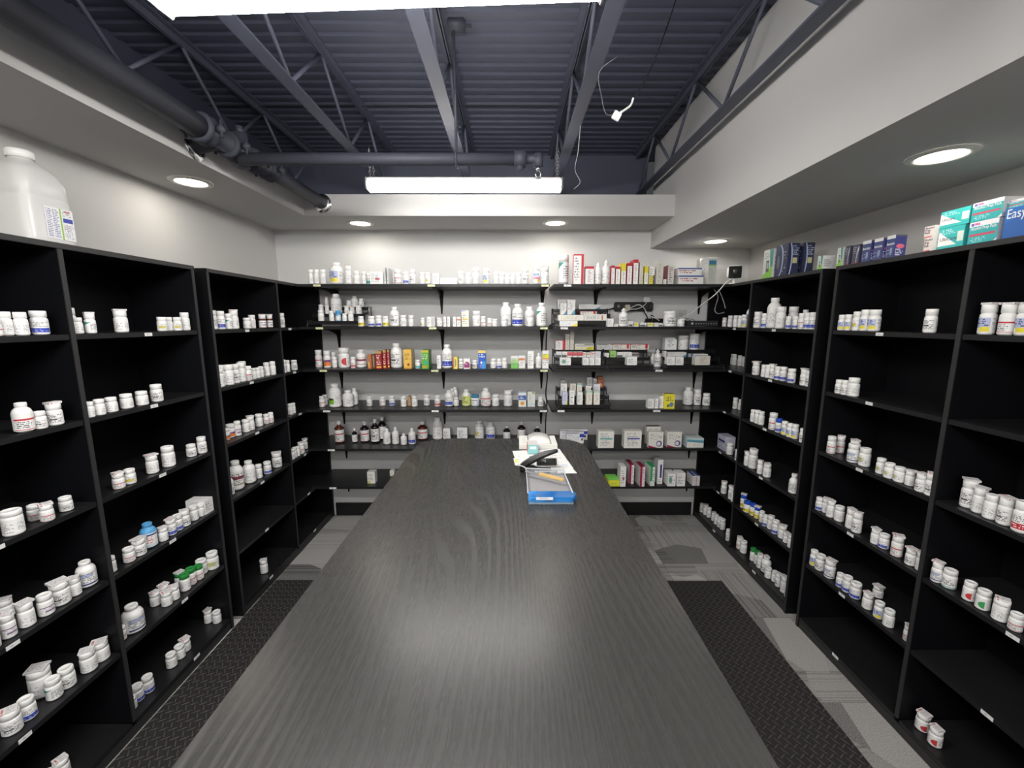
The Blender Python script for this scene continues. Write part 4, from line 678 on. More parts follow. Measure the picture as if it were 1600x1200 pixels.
for (pl, lv), rows in BOTTLES.items():
    tier = TIER[int(lv[1])-1] if lv[0] == 'S' else 'first second third fourth fifth lowest'.split()[int(lv[1])-1]
    stp = steps(rows, 2, lv); cnt = {}
    for i0, (x, y, z, r, h, code) in enumerate(rows):
        st_ = stp[i0]; i = cnt.get(st_, 0); cnt[st_] = i+1; n_ = stp.count(st_)
        c, fl = code[0], code[1:]
        face = -PI/2 if 'back' in pl else (-.45 if pl[0] == 'L' else PI+.45)
        s = '%s %s bottle, %s label%s' % (size_word(h), body_word(c, fl), LAB[c][0], ', leaflet-topped' if 'L' in fl else '')
        if 'G' in fl: s = s.replace(' bottle', ' green-capped bottle')
        if 'C' in fl: s = s.replace(' bottle', ' blue-capped bottle').replace(', leaflet-topped', '')
        l = '%s, %s, %s%s shelf, %s' % (s, ordinal(i, n_, 'bottle'), st_, tier, PLACE[pl])
        ws = l.split()
        if len(ws) > 16: l = l.replace(', leaflet-topped', ''); 
        if len(l.split()) > 16: l = l.replace(' label', '', 1)
        bottle(x, y, z, r, h, code, l, 'bottles on %s shelf, %s' % (tier, PLACE[pl]), face)
# ------------------------------------------------------------------ cartons
def cs(desc, base, shapes=(), texts=None, side=None, top=None, word=None):
    return dict(desc=desc, base=base, shapes=shapes, texts=texts if texts is not None else ((.1, .9, .15, .85, 6, 20, .5, TX),), side=side or base, top=top or base, word=word)
CR_ = (.78, .77, .72)
CT = {
 'wt': cs('white grey-print', W_), 'gy': cs('pale grey', (.62, .62, .62)), 'wr1': cs('white red-line', W_, (('r', .4, .75, .35, .5, RED),)),
 'cy': cs('cream yellow-tab', (.8, .76, .66), (('r', .2, .8, .42, .52, YEL), ('r', 0, .5, .9, 1, LAV))), 'wo': cs('white orange-band', W_, (('r', .05, .95, .62, .8, ORG),)),
 'oe': cs('orange-brown', (.5, .16, .04), (('r', .1, .5, .1, .5, (.8, .45, .1)),)), 'st': cs('brown striped', (.12, .05, .03), (('r', .2, .4, .1, .9, (.75, .6, .4)), ('r', .6, .8, .1, .9, (.6, .3, .2))), side=(.35, .28, .15)),
 'rd': cs('dark red', (.38, .02, .02), (('r', .0, 1, .86, 1, (.45, .35, .12)), ('r', .1, .9, .05, .14, (.8, .55, .1))), ((.1, .9, .2, .8, 5, 9, .5, W_),), side=(.2, .02, .02)),
 'ye': cs('yellow', (.80, .50, .10), (('r', .0, 1, .0, .06, (.6, .3, .05)), ('c', .6, .22, .15, .07, (.4, .03, .02))), ((.1, .9, .45, .8, 5, 12, .5, (.2, .1, .02)),), side=(.55, .42, .18)),
 'gr': cs('green', (.12, .42, .05), (('r', .1, .7, .08, .16, (.8, .3, .03)), ('r', .0, 1, .88, 1, (.6, .5, .05)), ('r', .3, .9, .25, .4, (.03, .4, .3))), ((.1, .9, .5, .8, 3, 8, .5, W_),), side=(.06, .2, .03)),
 'oy': cs('orange-and-yellow', (.82, .72, .15), (('r', 0, .25, 0, 1, (.6, .18, .03)), ('r', .5, .62, .2, .85, BLK))), 'pu': cs('white purple-arc', W_, (('c', .5, .3, .45, .42, (.3, .03, .16)), ('r', .0, 1, 0, .12, W_)), ((.2, .8, .4, .6, 2, 10, .5, W_),)),
 'bu': cs('blue yellow-topped', (.02, .12, .55), (('r', 0, 1, .85, 1, (.85, .65, .15)), ('r', .45, 1, 0, .4, (.05, .3, .75)), ('c', .4, .34, .12, .07, W_)), ((.1, .9, .6, .82, 2, 7, .55, W_), (.1, .6, .05, .25, 2, 10, .5, (.7, .3, .6)))),
 'gt': cs('green-and-white', W_, (('r', 0, 1, 0, .45, (.2, .58, .12)), ('r', 0, 1, .45, .75, (.45, .7, .3))), side=(.2, .4, .1)), 'ybd': cs('white yellow-banded', W_, (('r', 0, 1, .6, .82, (.8, .8, .03)), ('r', 0, 1, .5, .6, (.8, .35, .15)))),
 'tn': cs('tan', (.50, .30, .14)), 'tn2': cs('tan-edged', (.66, .56, .48), side=(.35, .2, .12)), 'pil': cs('white blue-banded', W_, (('r', 0, 1, .45, .75, (.05, .15, .5)), ('r', 0, 1, .93, 1, (.3, .4, .6)), ('c', .5, .22, .26, .12, (.85, .4, .03))), ((.1, .9, .5, .7, 2, 8, .55, W_),)),
 'gg': cs('pale green-print', (.78, .79, .74), (('r', .6, .95, .85, 1, (.35, .5, .2)), ('r', 0, 1, .05, .25, (.6, .7, .7))), ((.2, .7, .3, .85, 5, 14, .5, (.4, .5, .4)),)),
 'wy': cs('white crumpled', (.82, .82, .76), (('r', 0, .4, 0, .2, (.7, .65, .2)),)), 'wrs': cs('white red-sided', W_, (('r', .76, 1, 0, 1, RED), ('r', 0, 1, .95, 1, RED)), ((.06, .68, .1, .9, 9, 16, .5, TX),), side=RED),
 'rt': cs('white red-topped', W_, (('r', 0, 1, .86, 1, RED),), ((.3, .7, .1, .8, 10, 20, .5, (.35, .1, .1)),), side=RED, top=RED), 'yt': cs('white yellow-topped', W_, (('r', 0, 1, .62, 1, YEL),), ((.3, .7, .1, .6, 8, 20, .5, BLK),), top=YEL, side=YEL),
 'yl': cs('white yellow-bottomed', W_, (('r', 0, .75, 0, .5, YEL), ('r', .75, 1, 0, .5, BLK)), ((.1, .9, .1, .9, 7, 16, .5, TX),)), 'be': cs('beige', (.68, .66, .60), (), ((.3, .8, .1, .9, 10, 20, .5, (.4, .3, .25)),)),
 'brs': cs('grey brown-sided', (.66, .66, .62), (), ((.2, .8, .1, .9, 8, 12, .55, (.2, .1, .1)),), side=(.30, .05, .05)),
 'bfl': cs('flat blue-edged', W_, (('r', 0, 1, .82, 1, (.08, .13, .4)),), ((.05, .9, .25, .75, 2, 30, .55, (.5, .15, .15)),), top=(.1, .15, .45)),
 'ggh': cs('tall grey-green', (.52, .55, .50), (('r', .08, .92, .72, .88, (.05, .2, .35)), ('r', .08, .92, .66, .72, (.35, .5, .15)), ('r', 0, 1, .95, 1, W_)), ((.1, .9, .1, .6, 9, 14, .5, (.35, .38, .36)),), side=(.74, .74, .7)),
 'yc': cs('white yellow-corner', W_, (('s', 1, -.6, .62, (.85, .65, .08)),), ((.08, .6, .2, .9, 5, 26, .5, (.4, .4, .6)),)), 'ywt': cs('long cream', CR_, (('r', .12, .14, .1, .9, (.7, .5, .2)),), ((.18, .9, .2, .85, 4, 30, .5, (.5, .45, .25)),)),
 'wrb': cs('long white red-marked', CR_, (('r', .78, .84, .15, .85, (.5, .15, .1)),), ((.06, .7, .2, .8, 4, 30, .5, TX),)), 'swt': cs('white blue-swoosh', W_, (('s', 1, -1.4, .45, (.1, .35, .5)),), ((.12, .8, .35, .9, 6, 16, .5, TX),)),
 'sww': cs('wide white blue-swoosh', (.70, .71, .70), (('s', 1, -.5, .72, (.07, .25, .4)),), ((.05, .6, .1, .9, 6, 48, .48, TX),)), 'rsq': cs('white red-square', CR_, (('r', .80, .93, .25, .95, RED), ('r', 0, 1, .92, 1, RED), ('r', 0, 1, 0, .05, RED)), ((.06, .6, .25, .85, 3, 26, .5, BLK),), side=RED),
 'bkw': cs('tiny black-and-white', W_, (('r', 0, .9, .05, .45, BLK),)), 'yk': cs('tiny yellow', W_, (('r', .05, .95, .25, .85, (.8, .75, .03)),), ((.1, .9, .3, .6, 1, 8, .6, BLK),)),
 'tlg': cs('white green-mark', W_, (('c', .35, .5, .2, .25, (.1, .45, .3)),), ((.1, .9, .15, .85, 5, 16, .5, TX),)), 'rd2': cs('tiny red-and-white', W_, (('r', 0, 1, .3, .95, (.7, .12, .14)),), ((.1, .9, .4, .6, 1, 8, .6, MAR),)),
 'vs': cs('white violet-print', (.76, .76, .82), (), ((.1, .9, .3, .8, 4, 12, .5, (.35, .35, .6)),)), 'grn': cs('bright green', (.35, .62, .18), (), ((.2, .8, .2, .5, 2, 8, .6, BLK),)), 'bks': cs('grey black-barred', (.5, .42, .42), (('r', 0, 1, .4, .8, BLK),)),
 'yrt': cs('white-over-yellow', (.78, .75, .55), (('r', .6, 1, 0, .45, (.85, .75, .05)), ('r', 0, 1, .5, 1, (.62, .62, .58)), ('r', .5, .98, .8, .88, BLK), ('r', .08, .98, .6, .66, (.25, .25, .25))), ((.1, .55, .1, .45, 3, 20, .5, (.6, .6, .3)), (.64, .98, .2, .42, 2, 8, .6, BLK))),
 'bst': cs('white blue-ended', W_, (('r', 0, .15, 0, 1, (.03, .15, .45)), ('r', 0, 1, .45, .5, NAV)), ((.2, .9, .1, .9, 4, 50, .48, TX),)), 'ctw': cs('wide white round-cornered', W_, (('s', 1, 1, 1.8, (.1, .25, .35)),), ((.2, .8, .25, .85, 5, 12, .5, TX),)),
 'vy': cs('lavender yellow-footed', (.62, .65, .82), (('s', 1, -1, .55, (.75, .75, .15)),), ((.2, .8, .3, .8, 5, 10, .55, (.2, .2, .5)),)), 'sk': cs('slim white', W_, (('r', .35, .65, .48, .55, BLK),), ((.2, .8, .1, .9, 7, 10, .5, TX),)), 'tcr': cs('cream teal-topped', (.80, .78, .70), (('r', 0, 1, .90, .96, TEAL),), ((.3, .8, .2, .8, 7, 12, .5, TX),), side=(.6, .55, .4)),
 'rdo': cs('red-orange', (.42, .08, .03), (('r', 0, 1, .8, 1, (.3, .15, .06)), ('r', .2, .8, .1, .4, (.8, .3, .1))), ((.1, .9, .2, .7, 4, 8, .5, (.85, .6, .4)),)), 'ylk': cs('yellow picture-printed', (.82, .74, .05), (('c', .7, .28, .2, .17, (.15, .25, .4)), ('r', .25, .5, .1, .3, (.2, .2, .1))), ((.1, .9, .5, .85, 3, 10, .55, BLK),), top=(.25, .24, .05)),
 'bws': cs('flat white-and-blue', W_, (('r', .75, 1, .55, .85, BLU), ('r', .0, .7, .86, .95, (.3, .3, .4)), ('r', .85, .95, .25, .45, BLK)), ((.08, .7, .1, .8, 4, 20, .5, (.4, .5, .7)),)), 'tlb': cs('square white teal-barred', CR_, (('r', .12, .92, .52, .60, (.1, .45, .45)),), ((.14, .88, .12, .9, 9, 22, .5, TX),)),
 'vib': cs('square white violet-barred', CR_, (('r', .18, .9, .52, .60, (.1, .08, .45)),), ((.14, .88, .12, .9, 9, 22, .5, TX),)), 'cla': cs('white rear', CR_, (('r', 0, .14, 0, .7, (.4, .6, .3)),), ((.1, .9, .5, .9, 4, 18, .5, TX),), top=BLK),
 'clb': cs('white clock-printed', CR_, (('s', -.25, -1, -.16, (.3, .02, .08)), ('c', .72, .27, .20, .19, (.08, .06, .2)), ('c', .70, .26, .13, .13, (.7, .7, .78))), ((.1, .9, .5, .9, 5, 18, .5, TX),)),
 'tbs': cs('low white blue-striped', CR_, (('s', .12, 1, .62, (.10, .32, .42)), ('s', .12, 1, .88, (.55, .7, .75))), ((.4, .8, .15, .4, 1, 18, .5, TX),), side=(.55, .65, .68), top=(.72, .77, .76)),
 'ylg': cs('flat yellow lime-topped', (.80, .82, .05), (), ((.1, .9, .1, .6, 2, 20, .5, (.4, .45, .1)),), top=(.25, .75, .12)), 'mas': cs('white maroon-topped', (.78, .76, .76), (('r', 0, .45, .0, 1, (.33, .02, .07)),), ((.5, .95, .1, .9, 7, 10, .5, (.5, .2, .25)),), side=(.62, .58, .58), top=(.33, .02, .07)),
 'grs': cs('white green-topped', (.78, .8, .76), (('r', 0, .45, .25, 1, (.02, .38, .10)),), ((.5, .95, .1, .9, 7, 10, .5, TX),), top=(.02, .42, .12)), 'bsp': cs('tall white navy-striped', W_, (('r', .45, .8, .25, .8, NAV),), ((.1, .9, .05, .2, 2, 10, .5, TX),), side=(.62, .62, .66), top=(.55, .54, .52)),
 'nvp': cs('small pinkish navy-topped', (.74, .70, .70), (), ((.15, .85, .1, .9, 6, 8, .5, TX),), top=(.05, .09, .3)), 'ndl': cs('lavender navy-lettered', (.55, .55, .68), (('r', .1, .9, .55, .7, NAV),), ((.1, .9, .1, .5, 5, 10, .5, NAV),), side=(.6, .6, .7)),
 'gmt': cs('green-and-white meter', (.72, .76, .70), (('s', 1, .25, .86, (.05, .32, .28)), ('s', .3, -1, -.12, (.28, .62, .10)), ('r', .32, .62, .22, .62, (.12, .14, .14)), ('r', .38, .56, .34, .55, (.45, .5, .46))), ((.08, .7, .68, .9, 4, 14, .5, (.4, .42, .4)),), side='wgl'),
 'gmb': cs('dark blue glucose-meter', (.03, .035, .09), (('c', .02, .5, .40, .62, (.5, .6, .8)), ('c', -.04, .5, .36, .60, (.03, .035, .09)), ('r', .45, .85, .38, .55, (.6, .6, .3))), ((.35, .95, .62, .94, 5, 12, .55, (.4, .45, .6)),), side='gms', top=(.02, .02, .03)),
 'gms': cs('dark', (.03, .035, .09), (('c', .35, .5, .3, .5, (.4, .5, .7)), ('c', .30, .5, .25, .48, (.035, .045, .12)), ('c', .25, .45, .12, .22, (.15, .17, .18))), ((.6, .95, .1, .9, 8, 12, .45, (.3, .35, .5)),)),
 'wgl': cs('white grey-lettered', (.72, .73, .72), (), ((.12, .85, .2, .75, 4, 7, .7, (.4, .4, .42)),)), 'dks': cs('dark silver-swoosh', (.07, .07, .11), (('c', 1.0, .2, .35, .7, (.55, .6, .7)), ('c', 1.08, .1, .35, .62, (.1, .1, .15)), ('r', 0, 1, 0, .05, (.4, .03, .1))), ((.1, .8, .5, .9, 4, 12, .5, (.4, .4, .45)),)),
 'lan': cs('navy white-topped lancets', (.05, .07, .20), (('r', 0, 1, .85, 1, (.75, .76, .78)), ('c', .6, .28, .12, .16, (.25, .3, .5)), ('r', .5, .75, .2, .45, (.3, .33, .5))), ((.06, .45, .08, .4, 4, 12, .5, (.3, .33, .5)),), side='lnp', top=(.7, .7, .72), word=('lancets', .62, .14)),
 'lnp': cs('navy pink-printed lancets', (.05, .06, .22), (('c', .5, .5, .35, .10, (.7, .15, .25)), ('r', 0, 1, .93, 1, (.1, .1, .14))), ((.1, .8, .08, .4, 4, 8, .6, (.7, .72, .8)),), side=(.05, .06, .25), word=('lancets', .75, .13)),
 'apl': cs('cream alcohol prep pads', (.78, .72, .70), (('r', .05, .8, .02, .12, (.65, .1, .1)),), (), side=(.7, .68, .66), word=('Alcohol\nPrep\nPads', .82, .20)),
 'ucr': cs('teal-and-white alcohol pads', (.04, .46, .46), (('s', -.9, -1, -.85, W_), ('r', 0, 1, 0, .18, (.04, .46, .46)), ('r', .74, .97, .3, .75, (.66, .72, .66))), ((.06, .7, .68, .92, 3, 20, .5, (.5, .8, .8)),), side=(.04, .4, .42), top=(.04, .42, .42), word=('UltiCare', .46, .17)),
 'app': cs('teal red-striped alcohol prep pads', (.03, .38, .40), (('r', 0, 1, .78, 1, (.72, .74, .78)), ('r', .06, .16, .82, .94, (.15, .1, .4)), ('r', .18, .36, .84, .94, (.6, .15, .35)), ('r', .03, .93, .36, .46, (.55, .07, .12)), ('s', 1, -.8, .86, (.7, .72, .72))), ((.06, .7, .08, .3, 3, 18, .5, (.4, .7, .7)),), side=(.74, .74, .74), top=(.6, .62, .62), word=('Alcohol Prep Pads', .68, .15)),
 'esy': cs('large royal blue', (.02, .12, .42), (('s', -.3, 1, .50, (.02, .15, .5)),), (), side=(.02, .1, .38), top=(.55, .55, .6), word=('Easy', .75, .34)),
}
def word_obj(parent, txt, h, w, size, y, col):
    cu = bpy.data.curves.new('printed_word', 'FONT'); cu.body = txt; cu.size = size; cu.extrude = .0002; cu.space_line = .8
    o = bpy.data.objects.new('printed_word', cu); C.objects.link(o)
    bpy.context.view_layer.update()
    me = bpy.data.meshes.new_from_object(o.evaluated_get(bpy.context.evaluated_depsgraph_get())); bpy.data.objects.remove(o)
    mx = max((v.co.x for v in me.vertices), default=1); k = min(1, (w*.88)/mx)
    for v in me.vertices: v.co.x *= k
    me.materials.append(col)
    p = bpy.data.objects.new('printed_word', me); link(p, parent)
    p.rotation_euler = (PI/2, 0, 0); p.location = (-w/2+w*.06, -.0004, y); return p
def carton(x, y, z, w, d, h, st, label, group, rz):
    s = CT[st]; nm = 'carton '+s['desc']
    mf = print_mat(nm+' front', s['base'], s['shapes'], s['texts'], .4)
    if isinstance(s['side'], str):
        q_ = CT[s['side']]; ms = print_mat(nm+' side', q_['base'], q_['shapes'], q_['texts'], .4)
    else: ms = print_mat(nm+' side', s['side'], (), ((.15, .85, .15, .85, 7, 16, .42, tuple(max(0, q*.55) for q in s['side'])),), .4)
    mt = plain(nm+' top', s['top'], .4)
    bm = nb(); box_uv(bm, w, d, h); o = mesh_obj('medicine_carton', bm, [mf, ms, mt])
    o.location = (x, y, z+.0004); o.rotation_euler = (0, 0, rz); tag(o, label, 'box', group)
    if s['word']:
        t_, v_, sz = s['word']
        col = plain('dark printed ink', (.12, .08, .12), .6) if st in ('apl', 'ucr') else plain('white printed ink', (.85, .85, .88), .6)
        word_obj(o, t_, h, w, h*sz*1.3, h*(v_-sz*.3), col)
    return o
for (pl, lv), rows in CARTONS.items():
    tier = 'top' if lv == 'top' else (TIER[int(lv[1])-1] if lv[0] == 'S' else 'first second third fourth fifth lowest'.split()[int(lv[1])-1])
    stp = steps(rows, 3, lv); cnt = {}
    for i0, (sd_, c, dep, z, w, d, h, st) in enumerate(rows):
        st_ = stp[i0]; i = cnt.get(st_, 0); cnt[st_] = i+1; n = stp.count(st_)
        if sd_ == 'B': X, Y, rz = c, dep, random.uniform(-.015, .015)
        elif sd_ == 'L': X, Y, rz = dep, c, PI/2
        else: X, Y, rz = dep, c, -PI/2
        o_ = ordinal(i, n, 'box')
        if lv == 'top': l = '%s box, %s, %s' % (CT[st]['desc'], o_, PLACE[pl])
        else: l = '%s carton, %s, %s%s shelf, %s' % (CT[st]['desc'], o_, st_, tier, PLACE[pl])
        if len(l.split()) > 16: l = l.replace(' carton,', ',', 1)
        carton(X, Y, z, w-.0008, d, h, st, l, 'boxes on %s' % (PLACE[pl] if lv == 'top' else '%s shelf, %s' % (tier, PLACE[pl])), rz)
# ------------------------------------------------------------------ tiered racks on the wall shelves
def rack(x0, x1, z, tiers, label, yf=2.852, dy=.075):
    t = empty('tiered_rack', ((x0+x1)/2, yf, z+.0004)); tag(t, label, 'rack', 'black stepped racks on the wall shelves')
    W = (x1-x0)/2
    for k, tz in enumerate(tiers):
        bm = nb(); zz = tz-z-.0008; box(bm, -W, W, k*dy, (k+1)*dy-.004, zz-.004, zz, .001); box(bm, -W, W, k*dy-.002, k*dy+.0, zz-.02, zz+.004)
        mesh_obj('step', bm, rack_m, t)
    for s in (-1, 1):
        bm = nb()
        pts = [(s*(W+.004), 0, 0)]
        for k, tz in enumerate(tiers): pts += [(s*(W+.004), k*dy, tz-z+.006), (s*(W+.004), (k+1)*dy-.006, tz-z+.006)]
        pts += [(s*(W+.004), len(tiers)*dy-.006, .0), (s*(W+.004), 0, .003)]
        tube(bm, pts, .0035, 6, False); mesh_obj('side_frame', bm, rack_m, t, True)
rack(-1.40, -1.035, 1.539, (1.574, 1.624, 1.674), 'black stepped rack of bottles at left end of second shelf', yf=2.884, dy=.074)
rack(.31, .70, 1.539, (1.577, 1.619, 1.659), 'black stepped rack of medicine boxes on second shelf, right half', yf=2.898, dy=.074)
rack(.315, .665, 1.248, (1.271, 1.319, 1.367), 'black stepped rack at left end of third shelf, right half')
rack(.68, .985, 1.248, (1.271, 1.319, 1.367), 'black stepped rack in the middle of third shelf, right half')
rack(1.086, 1.480, 1.248, (1.271, 1.319, 1.367), 'black stepped rack at right end of third shelf, right half')
rack(.345, .70, .963, (.991, 1.039, 1.087), 'black stepped rack of slim cartons on fourth shelf, right half')
# ------------------------------------------------------------------ electrical things on the second right shelf
def cable(name, pts, r, m, label, cat='cable', grp_=None, par=None):
    P0 = Vector(pts[0]); o = None
    if par:
        bpy.context.view_layer.update(); bm = nb(); tube(bm, smooth_path([par.matrix_world.inverted() @ Vector(p) for p in pts]), r, 7); return mesh_obj(name, bm, m, par, True)
    bm = nb(); tube(bm, smooth_path([Vector(p)-P0 for p in pts]), r, 7); o = mesh_obj(name, bm, m, None, True, P0); tag(o, label, cat, grp_); return o
strip = t = empty('power_strip', (.93, 3.197, 1.685)); tag(t, 'black power strip on back wall, its cord running down between shelves', 'power strip')
bm = nb(); box(bm, -.148, .148, -.035, -.0, -.034, .034, .008); mesh_obj('housing', bm, blk_pl, t)
for k in range(6):
    bm = nb(); box(bm, -.085+.04*k, -.058+.04*k, -.0365, -.034, -.012, .014, .001); mesh_obj('socket', bm, plain('dark socket', (.03, .03, .033), .5), t)
bm = nb(); box(bm, -.125, -.11, -.038, -.034, -.008, .012, .001); mesh_obj('switch', bm, plain('grey switch', (.2, .2, .2), .4), t)
def adapter(name, loc, dims, m, label):
    bm = nb(); box(bm, -dims[0]/2, dims[0]/2, -dims[1], 0, -dims[2]/2, dims[2]/2, .004); o = mesh_obj(name, bm, m, None, False, loc); tag(o, label, 'adapter'); return o
adapter('power_adapter', (1.013, 3.158, 1.735), (.05, .035, .035), white_pl, 'white cube adapter plugged in top right of power strip')
adapter('power_adapter', (.875, 3.159, 1.675), (.035, .03, .045), plain('ivory plastic', (.5, .48, .36), .4), 'ivory plug on the power strip over hanging cables')
adapter('power_brick', (1.095, 3.197, 1.575), (.14, .035, .042), blk_pl, 'black power brick on the wall below the power strip')
t = empty('wall_outlet', (1.298, 3.1995, 1.60)); tag(t, 'grey wall outlet plate near right end of second shelf', 'outlet')
bm = nb(); box(bm, -.045, .045, -.006, 0, -.06, .06, .002); mesh_obj('plate', bm, plain('light grey plate', (.5, .51, .5), .4), t)
for s in (-1, 1):
    bm = nb(); box(bm, -.017, .017, -.008, -.005, s*.025-.014, s*.025+.014, .001); mesh_obj('receptacle', bm, plain('grey receptacle', (.4, .41, .4), .4), t)
cable('power_cord', [(.783, 3.18, 1.675), (.72, 3.16, 1.655), (.60, 3.16, 1.60), (.46, 3.17, 1.585), (.34, 3.185, 1.56), (.29, 3.19, 1.535), (.276, 3.19, 1.48), (.272, 3.192, 1.30), (.285, 3.192, 1.15), (.275, 3.192, 1.02), (.284, 3.192, .93), (.276, 3.192, .75), (.28, 3.192, .5), (.28, 3.192, .2)], .005, blk_pl, '', par=strip)
cable('usb_cable', [(1.013, 3.118, 1.718), (.98, 3.09, 1.69), (.93, 3.08, 1.665), (.87, 3.08, 1.66), (.82, 3.07, 1.62), (.76, 3.07, 1.60), (.74, 3.07, 1.575)], .0025, white_cable, 'white cable looping from cube adapter down behind the squeeze bottle')
cable('usb_cable', [(.88, 3.12, 1.668), (.93, 3.06, 1.695), (.97, 3.05, 1.67), (1.0, 3.04, 1.62), (1.05, 3.04, 1.60), (1.08, 3.03, 1.58)], .0025, white_cable, 'white cable arching from ivory plug toward the white tub')
cable('cord', [(1.0, 3.15, 1.652), (1.02, 3.12, 1.60), (.99, 3.10, 1.56), (1.01, 3.09, 1.546), (1.05, 3.09, 1.56), (1.04, 3.1, 1.62), (1.07, 3.12, 1.60), (1.05, 3.1, 1.55)], .004, blk_pl, 'coiled black cord hanging under the power strip')
cable('cord', [(1.165, 3.18, 1.588), (1.19, 3.15, 1.58), (1.20, 3.12, 1.546)], .003, blk_pl, 'short black cord leaving the power brick')
cable('cord', [(1.25, 3.12, 1.575), (1.30, 3.1, 1.595), (1.36, 3.1, 1.585), (1.38, 3.1, 1.56), (1.35, 3.09, 1.575), (1.30, 3.08, 1.585), (1.26, 3.06, 1.57)], .002, blk_pl, 'thin dark cord looped over the router')
# router
t = empty('router_box', (1.322, 2.862, 1.5394)); tag(t, 'flat black router box at right end of second shelf', 'router')
bm = nb(); box(bm, -.105, .105, 0, .13, .003, .04, .004); mesh_obj('housing', bm, plain('dark grey router plastic', (.018, .019, .023), .4), t)
bm = nb(); lathe(bm, [(0, 0), (.0075, 0), (.0075, .0006), (0, .0006)], 20)
for v in bm.verts: v.co = Matrix.Translation((-.075, -.0002, .021)) @ Matrix.Rotation(PI/2, 4, 'X') @ v.co
mesh_obj('round_emblem', bm, plain('pale emblem', (.5, .52, .55), .5), t)
bm = nb()
for k in range(9): box(bm, -.052+.017*k-(.0 if k < 3 else -.003), -.044+.017*k, -.0007, 0, .018, .022)
mesh_obj('front_lettering', bm, plain('pale emblem', (.5, .52, .55), .5), t)
# little camera on top of the far right bookcase
seccam = t = empty('security_camera', (1.53, 2.90, 1.8265), -.22); tag(t, 'small white camera with black face on far-right bookcase corner', 'camera')
bm = nb(); box(bm, -.046, .046, -.014, .022, .035, .125, .016); mesh_obj('housing', bm, white_pl, t)
bm = nb(); box(bm, -.041, .041, -.018, -.012, .040, .120, .003)
mesh_obj('face', bm, plain('glossy black', (.01, .01, .012), .12), t)
bm = nb(); lathe(bm, [(0, .005), (.010, .005), (.014, .003), (.016, 0)], 24)
for v in bm.verts: v.co = Matrix.Translation((0, -.018, .082)) @ Matrix.Rotation(PI/2, 4, 'X') @ v.co
mesh_obj('lens', bm, plain('lens ring', (.05, .05, .055), .2), t, True)
bm = nb(); tube(bm, [(0, .004, .004), (0, .004, .04)], .008, 10); lathe(bm, [(0, 0), (.03, 0), (.028, .006), (0, .007)], 24); mesh_obj('stand', bm, white_pl, t, True)
cable('cable', [(1.50, 2.88, 1.850), (1.474, 2.84, 1.85), (1.43, 2.805, 1.832), (1.395, 2.80, 1.79), (1.355, 2.81, 1.744), (1.306, 2.88, 1.684), (1.274, 2.95, 1.633), (1.22, 3.0, 1.598), (1.20, 3.05, 1.57)], .0032, white_cable, '', par=seccam)
cable('cord', [(1.411, 2.93, 1.80), (1.429, 2.9, 1.745), (1.415, 2.89, 1.69), (1.405, 2.88, 1.649), (1.424, 2.875, 1.628), (1.465, 2.868, 1.636)], .003, grey_cable, 'grey cord hanging inside the far-right bookcase bay')
cable('cord', [(1.435, 2.93, 1.805), (1.447, 2.9, 1.76), (1.46, 2.88, 1.71), (1.472, 2.87, 1.662)], .003, grey_cable, 'straight grey cord leaning down inside far-right bookcase bay')
bm = nb(); box(bm, -.006, .006, -.06, .06, 0, .155, .002); o = mesh_obj('upright_box', bm, plain('grey sheet box', (.3, .31, .31), .6), None, False, (1.66, 2.72, 1.5354)); tag(o, 'grey upright box standing behind bottles in far-right bookcase', 'box')
# ------------------------------------------------------------------ gallon jug on the near left bookcase
t = empty('plastic_jug', (-1.575, 1.425, 1.8265), .0); tag(t, 'large translucent gallon jug with a white screw cap on near-left bookcase', 'jug')
jm = plain('milky jug plastic', (.70, .70, .69), .3, trans=.12)
bm = nb()
def sq(rx, ry, z, n=32, p=4):
    out_ = []
    for k in range(n):
        a = 2*PI*k/n; ca, sa = math.cos(a), math.sin(a)
        out_.append(bm.verts.new((rx*math.copysign(abs(ca)**(2/p), ca), ry*math.copysign(abs(sa)**(2/p), sa), z)))
    return out_
JP = [(a*.82, b*.70, c*1.17, p) for a, b, c, p in [(.088, .10, 0, 5), (.094, .107, .004, 5), (.096, .110, .012, 5), (.094, .108, .02, 5), (.095, .109, .12, 5), (.093, .107, .124, 5), (.095, .109, .128, 5), (.092, .106, .165, 4.5), (.083, .096, .19, 4), (.064, .074, .208, 3), (.045, .05, .22, 2.2), (.036, .042, .225, 2), (.036, .042, .235, 2)]]
rg = [sq(a, b, c, p=p_) for a, b, c, p_ in JP]
for i in range(len(rg)-1):
    for k in range(32): bm.faces.new((rg[i][k], rg[i][(k+1) % 32], rg[i+1][(k+1) % 32], rg[i+1][k]))
bm.faces.new(rg[0][::-1]); bm.faces.new(rg[-1]); mesh_obj('body', bm, jm, t, True)
bm = nb(); lathe(bm, [(.031, .268), (.033, .269), (.033, .289), (.030, .292), (0, .292)], 36); mesh_obj('cap', bm, white_pl, t, True)
bm = nb(); box_uv(bm, .088, .001, .10)
M = Matrix.Translation((.0790, .016, .02)) @ Matrix.Rotation(PI/2, 4, 'Z')
for v in bm.verts: v.co = M @ v.co
jl = print_mat('jug label', (.76, .76, .78), (('r', .52, .58, 0, 1, (.25, .50, .06)), ('r', .62, .97, .58, .72, (.03, .05, .35)), ('r', .7, .9, .9, .96, (.5, .15, .15))), ((.05, .25, .05, .95, 16, 30, .6, (.25, .25, .4)), (.27, .5, .05, .95, 16, 30, .6, (.25, .25, .4)), (.62, .97, .05, .52, 8, 30, .5, TX), (.62, .97, .76, .95, 3, 20, .5, TX)))
mesh_obj('paper_label', bm, [jl, jl, jl], t)
